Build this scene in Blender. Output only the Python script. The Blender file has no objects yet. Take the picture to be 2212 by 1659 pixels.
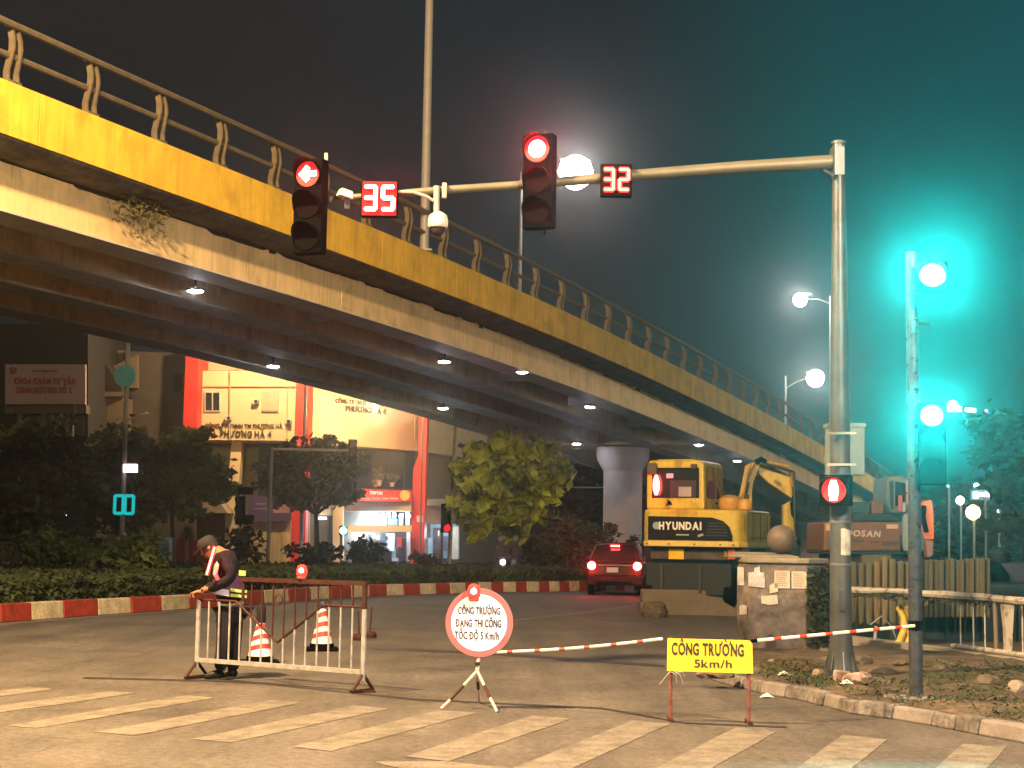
import bpy, bmesh, math, random
import numpy as np
from mathutils import Vector, Matrix
random.seed(7); RNG = np.random.default_rng(7)
R = math.radians
scn = bpy.context.scene
col = scn.collection

# ------------------------------------------------------------ camera, world, sun, exposure
EYE = Vector((0, 0, 1.55)); F = 3450.0; PITCH = R(5.64); ROLL = R(0.9)
fw = Vector((0, math.cos(PITCH), math.sin(PITCH))); r0 = Vector((1, 0, 0)); u0 = Vector((0, -math.sin(PITCH), math.cos(PITCH)))
rt = r0*math.cos(ROLL) + u0*math.sin(ROLL); up = u0*math.cos(ROLL) - r0*math.sin(ROLL)
cd = bpy.data.cameras.new('camera'); cam = bpy.data.objects.new('camera', cd); col.objects.link(cam)
m3 = Matrix((rt, up, -fw)).transposed(); cam.matrix_world = Matrix.Translation(EYE) @ m3.to_4x4()
cd.sensor_width = 36; cd.lens = F/2212*36; cd.clip_end = 1500; cd.clip_start = 0.05
scn.camera = cam

w = bpy.data.worlds.new('World'); scn.world = w; w.use_nodes = True
nt = w.node_tree; nt.nodes.clear()
o_ = nt.nodes.new('ShaderNodeOutputWorld'); bg = nt.nodes.new('ShaderNodeBackground'); sk = nt.nodes.new('ShaderNodeTexSky')
sk.sky_type = 'NISHITA'; sk.sun_disc = False; sk.sun_elevation = R(4); sk.sun_rotation = R(200)
gl = nt.nodes.new('ShaderNodeMixRGB'); gl.blend_type = 'ADD'; gl.inputs[0].default_value = 1
# night sky, green signal flare put into its colour: near black left, deep teal right
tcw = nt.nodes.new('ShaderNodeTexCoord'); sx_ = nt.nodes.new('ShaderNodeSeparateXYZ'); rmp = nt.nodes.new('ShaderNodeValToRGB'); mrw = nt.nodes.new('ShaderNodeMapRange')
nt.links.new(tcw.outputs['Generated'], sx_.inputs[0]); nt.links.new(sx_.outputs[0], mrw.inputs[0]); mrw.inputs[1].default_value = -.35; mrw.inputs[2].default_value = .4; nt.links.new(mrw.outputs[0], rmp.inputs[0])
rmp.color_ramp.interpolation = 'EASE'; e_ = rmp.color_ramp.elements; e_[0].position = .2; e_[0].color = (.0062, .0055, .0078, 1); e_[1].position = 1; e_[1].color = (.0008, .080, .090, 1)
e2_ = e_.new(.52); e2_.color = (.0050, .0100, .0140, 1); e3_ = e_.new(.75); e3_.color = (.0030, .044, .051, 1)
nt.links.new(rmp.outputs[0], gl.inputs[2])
sc_ = nt.nodes.new('ShaderNodeMixRGB'); sc_.blend_type = 'MULTIPLY'; sc_.inputs[0].default_value = 1; sc_.inputs[2].default_value = (.0035, .0035, .0035, 1)
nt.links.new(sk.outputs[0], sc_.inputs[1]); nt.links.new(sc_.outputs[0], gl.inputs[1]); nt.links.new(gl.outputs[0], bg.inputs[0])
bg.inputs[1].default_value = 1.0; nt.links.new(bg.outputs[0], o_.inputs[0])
sd = bpy.data.lights.new('moon', 'SUN'); sd.energy = 0.02; sd.angle = R(.5); sd.color = (.9, .93, 1)
so = bpy.data.objects.new('moon', sd); col.objects.link(so); so.rotation_euler = (R(55), 0, R(200))
scn.view_settings.view_transform = 'Standard'; scn.view_settings.look = 'None'; scn.view_settings.gamma = 1
scn.view_settings.use_curve_mapping = False; scn.view_settings.exposure = 0
scn.render.engine = 'CYCLES'
cy = scn.cycles; cy.use_denoising = True; cy.max_bounces = 5; cy.diffuse_bounces = 2; cy.glossy_bounces = 2; cy.volume_bounces = 0
cy.transmission_bounces = 3; cy.sample_clamp_indirect = 3; cy.use_light_tree = True; cy.caustics_reflective = False; cy.caustics_refractive = False
try: cy.denoiser = 'OPENIMAGEDENOISE'
except Exception: pass

# ------------------------------------------------------------ helpers
def ray(px, py): return fw + rt*((px-1106)/F) - up*((py-829.5)/F)      # photo measured at 2212 x 1659
def P(px, py, Y):
    d = ray(px, py); return EYE + d*(Y/d.y)
def G(px, py, z=0.0):
    d = ray(px, py); return EYE + d*((z-EYE.z)/d.z)
_used = {}
def lin(c): return tuple(c) if len(c) == 4 else (*c, 1)
_mats = {}
def M(name, c, rough=.7, metal=0, var=.18, scale=3., bump=0., bscale=25., c2=None, emit=None, es=0., streak=False, spec=.4, trans=0., thresh=None, coat=0):
    if name in _mats: return _mats[name]
    m = bpy.data.materials.new(name); m.use_nodes = True; t = m.node_tree; b = t.nodes['Principled BSDF']
    b.inputs['Roughness'].default_value = rough; b.inputs['Metallic'].default_value = metal
    b.inputs['Specular IOR Level'].default_value = spec
    if trans: b.inputs['Transmission Weight'].default_value = trans
    if coat: b.inputs['Coat Weight'].default_value = coat
    tc = t.nodes.new('ShaderNodeTexCoord'); mp = t.nodes.new('ShaderNodeMapping')
    if streak: mp.inputs['Scale'].default_value = (1, 1, .12)
    t.links.new(tc.outputs['Object'], mp.inputs[0])
    if var or c2:
        n = t.nodes.new('ShaderNodeTexNoise'); n.inputs['Scale'].default_value = scale; n.inputs['Detail'].default_value = 6; n.inputs['Roughness'].default_value = .65
        t.links.new(mp.outputs[0], n.inputs['Vector'])
        cr = t.nodes.new('ShaderNodeValToRGB'); t.links.new(n.outputs[0], cr.inputs[0])
        e0, e1 = (thresh if thresh else (.3, .7))
        cr.color_ramp.elements[0].position = e0; cr.color_ramp.elements[1].position = e1
        lo = tuple(max(0, v*(1-var)) for v in c[:3]); hi = tuple(min(1, v*(1+var)) for v in (c2 or c)[:3])
        cr.color_ramp.elements[0].color = lin(lo); cr.color_ramp.elements[1].color = lin(hi)
        t.links.new(cr.outputs[0], b.inputs['Base Color'])
        rr = t.nodes.new('ShaderNodeMapRange'); rr.inputs[3].default_value = max(0, rough-.08); rr.inputs[4].default_value = min(1, rough+.1)
        t.links.new(n.outputs[0], rr.inputs[0]); t.links.new(rr.outputs[0], b.inputs['Roughness'])
    else: b.inputs['Base Color'].default_value = lin(c)
    if bump:
        n2 = t.nodes.new('ShaderNodeTexNoise'); n2.inputs['Scale'].default_value = bscale; n2.inputs['Detail'].default_value = 5
        t.links.new(mp.outputs[0], n2.inputs['Vector']); bp = t.nodes.new('ShaderNodeBump'); bp.inputs['Strength'].default_value = bump; bp.inputs['Distance'].default_value = .02
        t.links.new(n2.outputs[0], bp.inputs['Height']); t.links.new(bp.outputs[0], b.inputs['Normal'])
    if emit:
        b.inputs['Emission Color'].default_value = lin(emit); b.inputs['Emission Strength'].default_value = es
    _mats[name] = m; return m

def wm(o):
    m = Matrix.LocRotScale(o.location, o.rotation_euler, o.scale)
    return wm(o.parent) @ m if o.parent else m
class MB:
    def __init__(s): s.v = []; s.f = []
    def add(s, vs, fs):
        n = len(s.v); s.v += [tuple(v) for v in vs]; s.f += [tuple(i+n for i in f) for f in fs]; return s
    def box(s, c, d, rz=0, rx=0, ry=0, taper=1.0):
        m = Matrix.Translation(c) @ Matrix.Rotation(rz, 4, 'Z') @ Matrix.Rotation(ry, 4, 'Y') @ Matrix.Rotation(rx, 4, 'X'); vs = []
        for k in (-1, 1):
            q = taper if k > 0 else 1
            for (i, j) in ((-1, -1), (1, -1), (1, 1), (-1, 1)): vs.append(m @ Vector((i*d[0]/2*q, j*d[1]/2*q, k*d[2]/2)))
        return s.add(vs, [(3, 2, 1, 0), (4, 5, 6, 7), (0, 1, 5, 4), (1, 2, 6, 5), (2, 3, 7, 6), (3, 0, 4, 7)])
    def prism(s, pts, ext):           # polygon extruded by vector ext
        n = len(pts); a = [Vector(p) for p in pts]; e = Vector(ext); vs = a + [p+e for p in a]
        return s.add(vs, [tuple(range(n)), tuple(range(2*n-1, n-1, -1))] + [(i, i+n, (i+1) % n+n, (i+1) % n) for i in range(n)])
    def tube(s, path, rad, n=10, cap=True):
        path = [Vector(p) for p in path]; rad = rad if isinstance(rad, (list, tuple)) else [rad]*len(path); rings = []
        a = None
        for i, p in enumerate(path):
            d = (path[min(i+1, len(path)-1)] - path[max(i-1, 0)]).normalized()
            if a is None: a = d.orthogonal().normalized()
            a = (a - d*a.dot(d)).normalized(); b = d.cross(a)
            rings.append([p + (a*math.cos(2*math.pi*k/n) + b*math.sin(2*math.pi*k/n))*rad[i] for k in range(n)])
        vs = [v for r in rings for v in r]; fs = []
        for i in range(len(path)-1):
            for k in range(n): fs.append((i*n+k, i*n+(k+1) % n, (i+1)*n+(k+1) % n, (i+1)*n+k))
        if cap: fs += [tuple(range(n-1, -1, -1)), tuple(range((len(path)-1)*n, len(path)*n))]
        return s.add(vs, fs)
    def lathe(s, c, prof, n=20, axis='Z'):    # prof [(r, h)]
        c = Vector(c); vs = []
        for (r, h) in prof:
            for k in range(n):
                a = 2*math.pi*k/n; x, y = r*math.cos(a), r*math.sin(a)
                vs.append(c + (Vector((x, y, h)) if axis == 'Z' else Vector((x, h, y)) if axis == 'Y' else Vector((h, x, y))))
        fs = [(i*n+k, i*n+(k+1) % n, (i+1)*n+(k+1) % n, (i+1)*n+k) for i in range(len(prof)-1) for k in range(n)]
        fs += [tuple(range(n-1, -1, -1)), tuple(range((len(prof)-1)*n, len(prof)*n))]
        return s.add(vs, fs)
    def slab(s, pp, th): return s.prism([P(*p) for p in pp], (0, th, 0))       # front outline measured in the photo at depth Y
    def rect(s, x0, y0, x1, y1, Y, th, Y1=None):
        Y1 = Y if Y1 is None else Y1
        return s.slab([(x0, y0, Y), (x1, y0, Y1), (x1, y1, Y1), (x0, y1, Y)], th)
    def build(s, name, mat, parent=None, world=True, smooth=False, bevel=0):
        me = bpy.data.meshes.new(name); o = bpy.data.objects.new(name, me); col.objects.link(o)
        vs = s.v
        if parent is not None:
            o.parent = parent
            if world:
                mi = wm(parent).inverted(); vs = [tuple(mi @ Vector(v)) for v in vs]
        me.from_pydata(vs, [], s.f); me.materials.append(mat)
        bm = bmesh.new(); bm.from_mesh(me); bmesh.ops.recalc_face_normals(bm, faces=bm.faces); bm.to_mesh(me); bm.free()
        if smooth:
            me.polygons.foreach_set('use_smooth', [True]*len(me.polygons))
            me.set_sharp_from_angle(angle=R(40))
        if bevel:
            bv = o.modifiers.new('bevel', 'BEVEL'); bv.width = bevel; bv.segments = 2; bv.limit_method = 'ANGLE'; bv.angle_limit = R(40)
        me.update(); return o
def thing(name, label, cat, loc=(0, 0, 0), rz=0, group=None):
    o = bpy.data.objects.new(name, None); col.objects.link(o); o.location = loc; o.rotation_euler = (0, 0, rz); o.empty_display_size = .2
    o['label'] = label; o['category'] = cat
    if group: o['group'] = group
    return o
def tag(o, label, cat, group=None, kind=None):
    o['label'] = label; o['category'] = cat
    if group: o['group'] = group
    if kind: o['kind'] = kind
    return o
def struct(o): o['kind'] = 'structure'; return o
def copy_tree(o, parent=None):
    c = o.copy(); col.objects.link(c); c.parent = parent
    for ch in list(o.children): copy_tree(ch, c)
    return c
_gl = {}
def _glyph(ch, bold):
    k = (ch, bold)
    if k not in _gl:
        cu = bpy.data.curves.new('t', 'FONT'); cu.body = ch; cu.size = 1; cu.offset = bold; cu.resolution_u = 3
        to = bpy.data.objects.new('t', cu); col.objects.link(to); bpy.context.view_layer.update()
        me = bpy.data.meshes.new_from_object(to.evaluated_get(bpy.context.evaluated_depsgraph_get())); bpy.data.objects.remove(to)
        _gl[k] = ([(v.co.x, v.co.y) for v in me.vertices], [tuple(p.vertices) for p in me.polygons]); bpy.data.meshes.remove(me)
    return _gl[k]
import unicodedata
def _layout(s, bold):
    """flat letters; Vietnamese marks are drawn over their base letters"""
    V = []; Fc = []; x = 0; gap = .07+bold
    def add(vs, fs):
        n = len(V); V.extend(vs); Fc.extend(tuple(i+n for i in f) for f in fs)
    for ch in s:
        if ch == ' ': x += .32; continue
        d = unicodedata.normalize('NFD', ch); b = d[0]; marks = d[1:]; bar_ = b == 'Đ'
        if bar_: b = 'D'
        vs, fs = _glyph(b, bold); x0 = min(v[0] for v in vs); x1 = max(v[0] for v in vs); top = max(v[1] for v in vs); W = x1-x0
        add([(v[0]-x0+x, v[1]) for v in vs], fs); c = x+W/2; t = .055+bold; y = top+.05
        if bar_: add([(x-.09, .32), (x+W*.45, .32), (x+W*.45, .32+t+.02), (x-.09, .32+t+.02)], [(0, 1, 2, 3)])
        for m in marks:
            if m == '\u0302': add([(c-.21, y), (c-.08, y), (c, y+.09), (c+.08, y), (c+.21, y), (c+.05, y+.20), (c-.05, y+.20)], [(0, 1, 2, 6), (2, 3, 4, 5), (2, 5, 6)]); y += .15
            elif m == '\u0300': add([(c-.20, y+.20), (c-.03, y+.20), (c+.14, y+.03), (c+.0, y+.03)], [(0, 3, 2, 1)])
            elif m == '\u0301': add([(c+.20, y+.20), (c+.03, y+.20), (c-.14, y+.03), (c-.0, y+.03)], [(0, 1, 2, 3)])
            elif m == '\u0323': add([(c-.07, -.21), (c+.07, -.21), (c+.07, -.08), (c-.07, -.08)], [(0, 1, 2, 3)])
            elif m == '\u031b': add([(x+W-.06, top-.07), (x+W+.05, top-.02), (x+W+.05, top+.14), (x+W+.13+t, top+.14), (x+W+.10+t, top-.06), (x+W-.02, top-.13)], [(0, 5, 1), (1, 5, 4), (1, 4, 3, 2)])
        x += W+gap+(.09 if '\u031b' in marks else 0)
    return V, Fc
def text(s, p0, p1, h, mat, parent, name='lettering', ext=.01, bold=.0, shear=0, fit=True, push=.0):
    """letters whose base line runs from p0 to p1, cap height h, facing the viewer side"""
    V, fs = _layout(s, bold); x0 = min(v[0] for v in V); x1 = max(v[0] for v in V); cap = .70
    p0 = Vector(p0); p1 = Vector(p1); ax = (p1-p0); L = ax.length; ax.normalize(); nz = Vector((0, 0, 1)); nz = (nz-ax*nz.dot(ax)).normalized(); ny = ax.cross(nz)
    sx = L/(x1-x0); sz = h/cap; mb = MB(); mb.v = [tuple(p0+ax*((a-x0)*sx+b*sz*shear)+nz*(b*sz)) for a, b in V]; mb.f = fs
    o = mb.build(name, mat, parent); sm = o.modifiers.new('solid', 'SOLIDIFY'); sm.thickness = ext; sm.offset = 0
    return o
def leafmesh(name, C, size, mat, parent=None, asp=.55, droop=.0):
    C = np.asarray(C); N = len(C); a = RNG.normal(size=(N, 3)); a[:, 2] = a[:, 2]*.6 - droop; a /= np.linalg.norm(a, axis=1)[:, None]
    b = RNG.normal(size=(N, 3)); b -= a*(a*b).sum(1)[:, None]; b /= np.linalg.norm(b, axis=1)[:, None]
    s = size*RNG.choice([.5, .75, 1, 1.3, 1.7], N)[:, None]*RNG.uniform(.8, 1.15, N)[:, None]; V = np.stack([C-a*s, C+b*s*asp, C+a*s, C-b*s*asp], 1).reshape(-1, 3)
    if parent is not None:
        mi = np.array(wm(parent).inverted()); V = V @ mi[:3, :3].T + mi[:3, 3]
    me = bpy.data.meshes.new(name); me.vertices.add(4*N); me.vertices.foreach_set('co', V.ravel()); me.loops.add(4*N); me.loops.foreach_set('vertex_index', np.arange(4*N))
    me.polygons.add(N); me.polygons.foreach_set('loop_start', np.arange(0, 4*N, 4)); me.polygons.foreach_set('loop_total', np.full(N, 4)); me.update(); me.validate()
    me.materials.append(mat); o = bpy.data.objects.new(name, me); col.objects.link(o); o.parent = parent; return o
def clump_points(clumps, n):
    w = np.array([c[3]**2 for c in clumps]); k = RNG.choice(len(clumps), n, p=w/w.sum()); C = np.array([c[:3] for c in clumps])[k]; r = np.array([c[3] for c in clumps])[k]
    m = 9; j = RNG.integers(0, m, n); S = RNG.normal(size=(len(clumps), m, 3)); S /= np.linalg.norm(S, axis=2)[:, :, None]; S *= RNG.uniform(.35, 1.25, (len(clumps), m, 1))
    q = RNG.uniform(.22, .55, (len(clumps), m)); d = RNG.normal(size=(n, 3)); d /= np.linalg.norm(d, axis=1)[:, None]
    return C + (S[k, j]*r[:, None] + d*(r*q[k, j]*RNG.uniform(.2, 1.15, n)**.6*np.where(RNG.random(n) < .1, RNG.uniform(1.2, 1.9, n), 1))[:, None])*np.array([1, 1, .72])
def skinned(name, verts, edges, radii, mat, parent, root=0, sub=2):
    me = bpy.data.meshes.new(name); mi = wm(parent).inverted() if parent else Matrix()
    me.from_pydata([tuple(mi @ Vector(v)) for v in verts], edges, []); o = bpy.data.objects.new(name, me); col.objects.link(o)
    mo = o.modifiers.new('s', 'SKIN'); mo.use_smooth_shade = True
    for i, sv in enumerate(me.skin_vertices[0].data):
        r = radii[i]; sv.radius = r if isinstance(r, tuple) else (r, r); sv.use_root = (i == root)
    sb = o.modifiers.new('u', 'SUBSURF'); sb.levels = sub; sb.render_levels = sub
    bpy.context.view_layer.update(); dg = bpy.context.evaluated_depsgraph_get()
    nm = bpy.data.meshes.new_from_object(o.evaluated_get(dg)); bpy.data.objects.remove(o)
    nm.name = name; nm.materials.clear(); nm.materials.append(mat); nm.polygons.foreach_set('use_smooth', [True]*len(nm.polygons))
    o = bpy.data.objects.new(name, nm); col.objects.link(o); o.parent = parent; return o
def glow(name, c, s, base=(.03, .03, .03)): return M(name, base, .4, 0, 0, emit=c, es=s)
# ------------------------------------------------------------ materials
asphalt = M('asphalt', (.094, .085, .077), .72, var=.34, scale=.5, bump=.7, bscale=70)
# patched, worn asphalt: second finer noise layered over the first
def _fine(m, s, k):
    t = m.node_tree; b = t.nodes['Principled BSDF']; l = b.inputs['Base Color'].links[0].from_socket
    tc = t.nodes.new('ShaderNodeTexCoord'); n = t.nodes.new('ShaderNodeTexNoise'); n.inputs['Scale'].default_value = s; n.inputs['Detail'].default_value = 8
    t.links.new(tc.outputs['Object'], n.inputs['Vector']); mr = t.nodes.new('ShaderNodeMapRange'); mr.inputs[1].default_value = .3; mr.inputs[2].default_value = .7
    mr.inputs[3].default_value = 1-k; mr.inputs[4].default_value = 1+k; t.links.new(n.outputs[0], mr.inputs[0])
    mx = t.nodes.new('ShaderNodeMixRGB'); mx.blend_type = 'MULTIPLY'; mx.inputs[0].default_value = 1
    t.links.new(l, mx.inputs[1]); t.links.new(mr.outputs[0], mx.inputs[2]); t.links.new(mx.outputs[0], b.inputs['Base Color'])
_fine(asphalt, 14, .3)
roadpaint = M('worn_road_paint', (.115, .104, .086), .7, var=.2, scale=5, c2=(.145, .133, .115), bump=.2, bscale=60, thresh=(.32, .6)); _fine(roadpaint, 40, .25)
tar = M('tar_seam', (.02, .018, .017), .6, var=.3)
redk = M('red_kerb_paint', (.30, .035, .02), .65, var=.35, scale=4); _fine(redk, 25, .25)
cremk = M('cream_kerb_paint', (.55, .46, .30), .65, var=.3, scale=4); _fine(cremk, 25, .25)
kerbst = M('kerb_stone', (.09, .083, .08), .85, var=.4, scale=3, bump=.5, bscale=20, c2=(.16, .148, .145)); _fine(kerbst, 18, .4)
dirt = M('dirt', (.04, .032, .023), .95, var=.35, scale=2.2, bump=1, bscale=14, c2=(.095, .072, .05)); _fine(dirt, 16, .45)
soil = M('soil', (.05, .04, .028), .95, var=.4)
conc = M('concrete', (.27, .25, .22), .85, var=.3, scale=3, bump=.4, bscale=18)
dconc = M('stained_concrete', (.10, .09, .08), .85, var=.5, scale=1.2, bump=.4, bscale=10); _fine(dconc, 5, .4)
parap = M('yellow_parapet_paint', (.86, .54, .06), .6, var=.16, scale=2.5, streak=True); _fine(parap, 2, .12)
beam = M('cream_girder_paint', (.88, .66, .34), .45, var=.1, scale=1.2, spec=.35)
flange = M('grey_girder_paint', (.62, .59, .58), .6, var=.2, scale=1.5, spec=.2)
steelrail = M('dull_rail_paint', (.17, .14, .095), .5, .3, var=.25, scale=6)
galv = M('galvanised_steel', (.34, .36, .38), .38, .75, var=.3, scale=9)
black = M('black_housing', (.003, .003, .0035), .9, var=.2, spec=.03)
dark = M('dark_metal', (.04, .04, .045), .5, .3, var=.3)
white = M('white_paint', (.62, .59, .54), .45, var=.15, scale=8)
rust = M('rusty_red_paint', (.042, .010, .006), .7, var=.5, scale=12)
redp = M('red_paint', (.6, .03, .02), .45, var=.15)

def _layer(m, scl, s, lo, hi, a=.35, b_=.65, vor=False, k=1.0):
    t = m.node_tree; b = t.nodes['Principled BSDF']; l = b.inputs['Base Color'].links[0].from_socket
    tc = t.nodes.new('ShaderNodeTexCoord'); mp = t.nodes.new('ShaderNodeMapping'); mp.inputs['Scale'].default_value = scl; t.links.new(tc.outputs['Object'], mp.inputs[0])
    if vor:
        nz_ = t.nodes.new('ShaderNodeTexNoise'); nz_.inputs['Scale'].default_value = 1.1; nz_.inputs['Detail'].default_value = 5; t.links.new(mp.outputs[0], nz_.inputs['Vector'])
        ad = t.nodes.new('ShaderNodeMixRGB'); ad.blend_type = 'ADD'; ad.inputs[0].default_value = .9; t.links.new(mp.outputs[0], ad.inputs[1]); t.links.new(nz_.outputs['Color'], ad.inputs[2])
        n = t.nodes.new('ShaderNodeTexVoronoi'); n.feature = 'DISTANCE_TO_EDGE'; t.links.new(ad.outputs[0], n.inputs['Vector'])
    else:
        n = t.nodes.new('ShaderNodeTexNoise'); n.inputs['Detail'].default_value = 7; n.inputs['Roughness'].default_value = .6; t.links.new(mp.outputs[0], n.inputs['Vector'])
    n.inputs['Scale'].default_value = s; mr = t.nodes.new('ShaderNodeMapRange'); mr.inputs[1].default_value = a; mr.inputs[2].default_value = b_; mr.inputs[3].default_value = lo; mr.inputs[4].default_value = hi
    t.links.new(n.outputs[0], mr.inputs[0]); mx = t.nodes.new('ShaderNodeMixRGB'); mx.blend_type = 'MULTIPLY'; mx.inputs[0].default_value = k
    t.links.new(l, mx.inputs[1]); t.links.new(mr.outputs[0], mx.inputs[2]); t.links.new(mx.outputs[0], b.inputs['Base Color'])
_layer(asphalt, (.55, .05, 1), 3.0, .72, 1.15); _layer(asphalt, (1, 1, 1), .9, .62, 1.0, .30, .42); _layer(asphalt, (1, 1, 1), .55, .35, 1, 0, .016, vor=True, k=.4); _layer(asphalt, (1, 1, 1), 45, .75, 1.3)
_layer(roadpaint, (1, 1, 1), 3.5, .75, 1.0, .38, .50)
for m_ in (parap, beam): _layer(m_, (1, 1, .06), 6, .84, 1.0, .36, .46)
_layer(parap, (1, 1, 1), 1.3, .80, 1.0, .38, .5); _layer(beam, (1, 1, 1), 1.0, .78, 1.0, .38, .5); _layer(beam, (1, 1, .2), 9, .9, 1.03)
# ------------------------------------------------------------ ground and road
road = struct(MB().add([(-170, -60, 0), (170, -60, 0), (170, 260, 0), (-170, 260, 0)], [(0, 1, 2, 3)]).build('road', asphalt))
def mark(pts, z=.004, mat=roadpaint, name='road_marking'):
    o = MB().add([G(x, y, z) for x, y in pts], [tuple(range(len(pts)))]).build(name, mat, road); return o
stripes = [((-190, 1548), (-120, 1556), (294, 1497), (238, 1493)), ((19, 1567), (78, 1573), (465, 1507), (402, 1501)), ((205, 1581), (290, 1588), (651, 1518), (584, 1512)),
           ((415, 1596), (500, 1604), (840, 1531), (766, 1523)), ((629, 1613), (714, 1622), (1031, 1540), (948, 1534)), ((875, 1634), (969, 1644), (1234, 1552), (1149, 1545)),
           ((1100, 1662), (1205, 1674), (1448, 1563), (1365, 1556)), ((1370, 1684), (1470, 1698), (1679, 1579), (1590, 1570)), ((1660, 1705), (1765, 1720), (1917, 1597), (1820, 1587)),
           ((1950, 1725), (2060, 1740), (2175, 1612), (2078, 1606)), ((2215, 1745), (2330, 1760), (2440, 1635), (2330, 1625)), ((-330, 1532), (-270, 1540), (118, 1488), (60, 1484))]
def wobbly(q, n=5):
    out = []
    for i in range(4):
        a, b = Vector(q[i]), Vector(q[(i+1) % 4])
        for k in range(n):
            p = a.lerp(b, k/n); out.append((p.x+random.uniform(-1.4, 1.4), p.y+random.uniform(-.5, .5)))
    return out
for q in stripes: mark(wobbly(q), name='crosswalk_stripe')
mark(wobbly(((803, 1645), (960, 1644), (1140, 1663), (900, 1668))), name='crosswalk_stripe')
mark([(1113, 1338), (1250, 1323), (1384, 1305), (1384, 1307.5), (1250, 1326), (1113, 1341.5)])
mark([(400, 1466), (560, 1474), (900, 1509), (1300, 1528), (1480, 1560), (1700, 1569), (1700, 1572), (1480, 1563), (1300, 1531), (900, 1512), (560, 1477), (400, 1469)], mat=tar, name='tar_seam')
mark([(180, 1462), (420, 1468), (424, 1472), (300, 1468), (180, 1466)], mat=tar, name='tar_seam')
mark([(800, 1398), (1060, 1408), (1436, 1436), (1436, 1441), (1060, 1414), (800, 1402)], mat=tar, name='tar_seam')

# ------------------------------------------------------------ planted median with painted kerb
kp = [(-600, 1420), (-300, 1384), (-150, 1364), (0, 1345), (200, 1330), (410, 1315.5), (530, 1306.5), (680, 1295.5), (823, 1287), (1040, 1280), (1267, 1276.5), (1400, 1276), (1500, 1278)]
def kerb(px):
    y = float(np.interp(px, [k[0] for k in kp], [k[1] for k in kp])); return G(px, y)
bounds = [-420, -330, -245, -160, -78, 2, 69, 139, 214, 285, 350, 411, 470, 528, 573, 625, 672, 716, 760, 799, 837, 873, 908, 943, 974, 1006, 1035, 1063, 1089, 1116, 1139, 1165, 1188, 1210, 1231, 1252, 1270, 1290, 1310, 1330, 1350, 1370]
sx = np.linspace(-600, 1500, 80); KX = [kerb(x) for x in sx]
def inward(px):
    a, b = kerb(px-25), kerb(px+25); d = (b-a).normalized(); return Vector((-d.y, d.x, 0))
med = MB(); inn = [kerb(x)+inward(x)*.24 for x in sx]
med.add([(p.x, p.y, .27) for p in inn] + [(16, 74, .27), (-34, 74, .27), (-34, 20, .27)], [tuple(range(len(inn)+3))])
median = struct(med.build('median', soil))
for i in range(len(bounds)-1):
    x0, x1 = bounds[i], bounds[i+1]; g = (x1-x0)*.012
    a, b = kerb(x0+g), kerb(x1-g); na, nb = inward(x0)*.25, inward(x1)*.25; h = .31+random.uniform(-.008, .008); j = random.uniform(-.012, .012)
    a = a+na*j*4; b = b+nb*j*4
    mb = MB().add([a, b, b+nb, a+na, a+na*.1+Vector((0, 0, h)), b+nb*.1+Vector((0, 0, h)), b+nb+Vector((0, 0, h)), a+na+Vector((0, 0, h))],
                  [(3, 2, 1, 0), (4, 5, 6, 7), (0, 1, 5, 4), (1, 2, 6, 5), (2, 3, 7, 6), (3, 0, 4, 7)])
    mb.build('kerb_block', redk if i % 2 else cremk, median, bevel=.015)
for (d0, d1, xs) in ((.12, .42, np.linspace(-500, 440, 24)), (.12, .34, np.linspace(560, 1240, 20))):
    A = [kerb(x)-inward(x)*d0 for x in xs]; Bq = [kerb(x)-inward(x)*d1 for x in xs]
    MB().add([(p.x, p.y, .004) for p in A] + [(p.x, p.y, .004) for p in Bq[::-1]], [tuple(range(2*len(xs)))]).build('road_marking', roadpaint, road)

# ------------------------------------------------------------ flyover
SD, CD = math.sin(R(24)), math.cos(R(24)); P0 = Vector((-8.24, 25.7, 0))
_s = [-60, -30, 0, 15.5, 26.3, 40, 57.9, 73.4, 90, 105, 126, 135]; _z = [7.15, 7.40, 7.37, 7.19, 6.86, 6.14, 5.0, 3.7, 2.15, .70, -1.25, -1.75]
def zt(s): 
    i = max(1, min(len(_s)-3, int(np.searchsorted(_s, s))-1)); x = np.array(_s[i-1:i+3]); y = np.array(_z[i-1:i+3]); t = 0
    for k in range(4):
        l = 1
        for j in range(4):
            if j != k: l *= (s-x[j])/(x[k]-x[j])
        t += y[k]*l
    return float(t)+1.55
zt0 = zt; _ss = np.arange(-62, 137, 1.0); _zz = np.array([zt0(s) for s in _ss]); _zz = np.convolve(np.pad(_zz, 4, 'edge'), np.ones(9)/9, 'valid')
def zt(s): return float(np.interp(s, _ss, _zz))
def B(s, w, dz=0, z=None): return Vector((P0.x+SD*s-CD*w, P0.y+CD*s+SD*w, zt(s)+dz if z is None else z))
bridge = thing('flyover', 'long yellow sided steel girder flyover descending to the right above the road', 'flyover', B(43, 5.6, z=0))
def sweep(mb, s0, s1, prof, step=2.0, zmin=None):      # prof: (w, dz) outline swept along the deck
    n = max(1, int(round((s1-s0)/step))); vs = []; k = len(prof)
    for i in range(n+1):
        s = s0+(s1-s0)*i/n
        for (w_, dz) in prof: 
            p = B(s, w_, dz); p.z = max(p.z, -.4+.001*w_) if zmin is None else max(p.z, zmin); vs.append(p)
    fs = [(i*k+j, i*k+(j+1) % k, (i+1)*k+(j+1) % k, (i+1)*k+j) for i in range(n) for j in range(k)] + [tuple(range(k-1, -1, -1)), tuple(range(n*k, n*k+k))]
    return mb.add(vs, fs)
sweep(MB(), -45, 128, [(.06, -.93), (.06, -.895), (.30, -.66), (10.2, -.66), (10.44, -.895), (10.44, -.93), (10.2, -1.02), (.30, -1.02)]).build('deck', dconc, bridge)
s = -43.4
pi = 0
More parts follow.
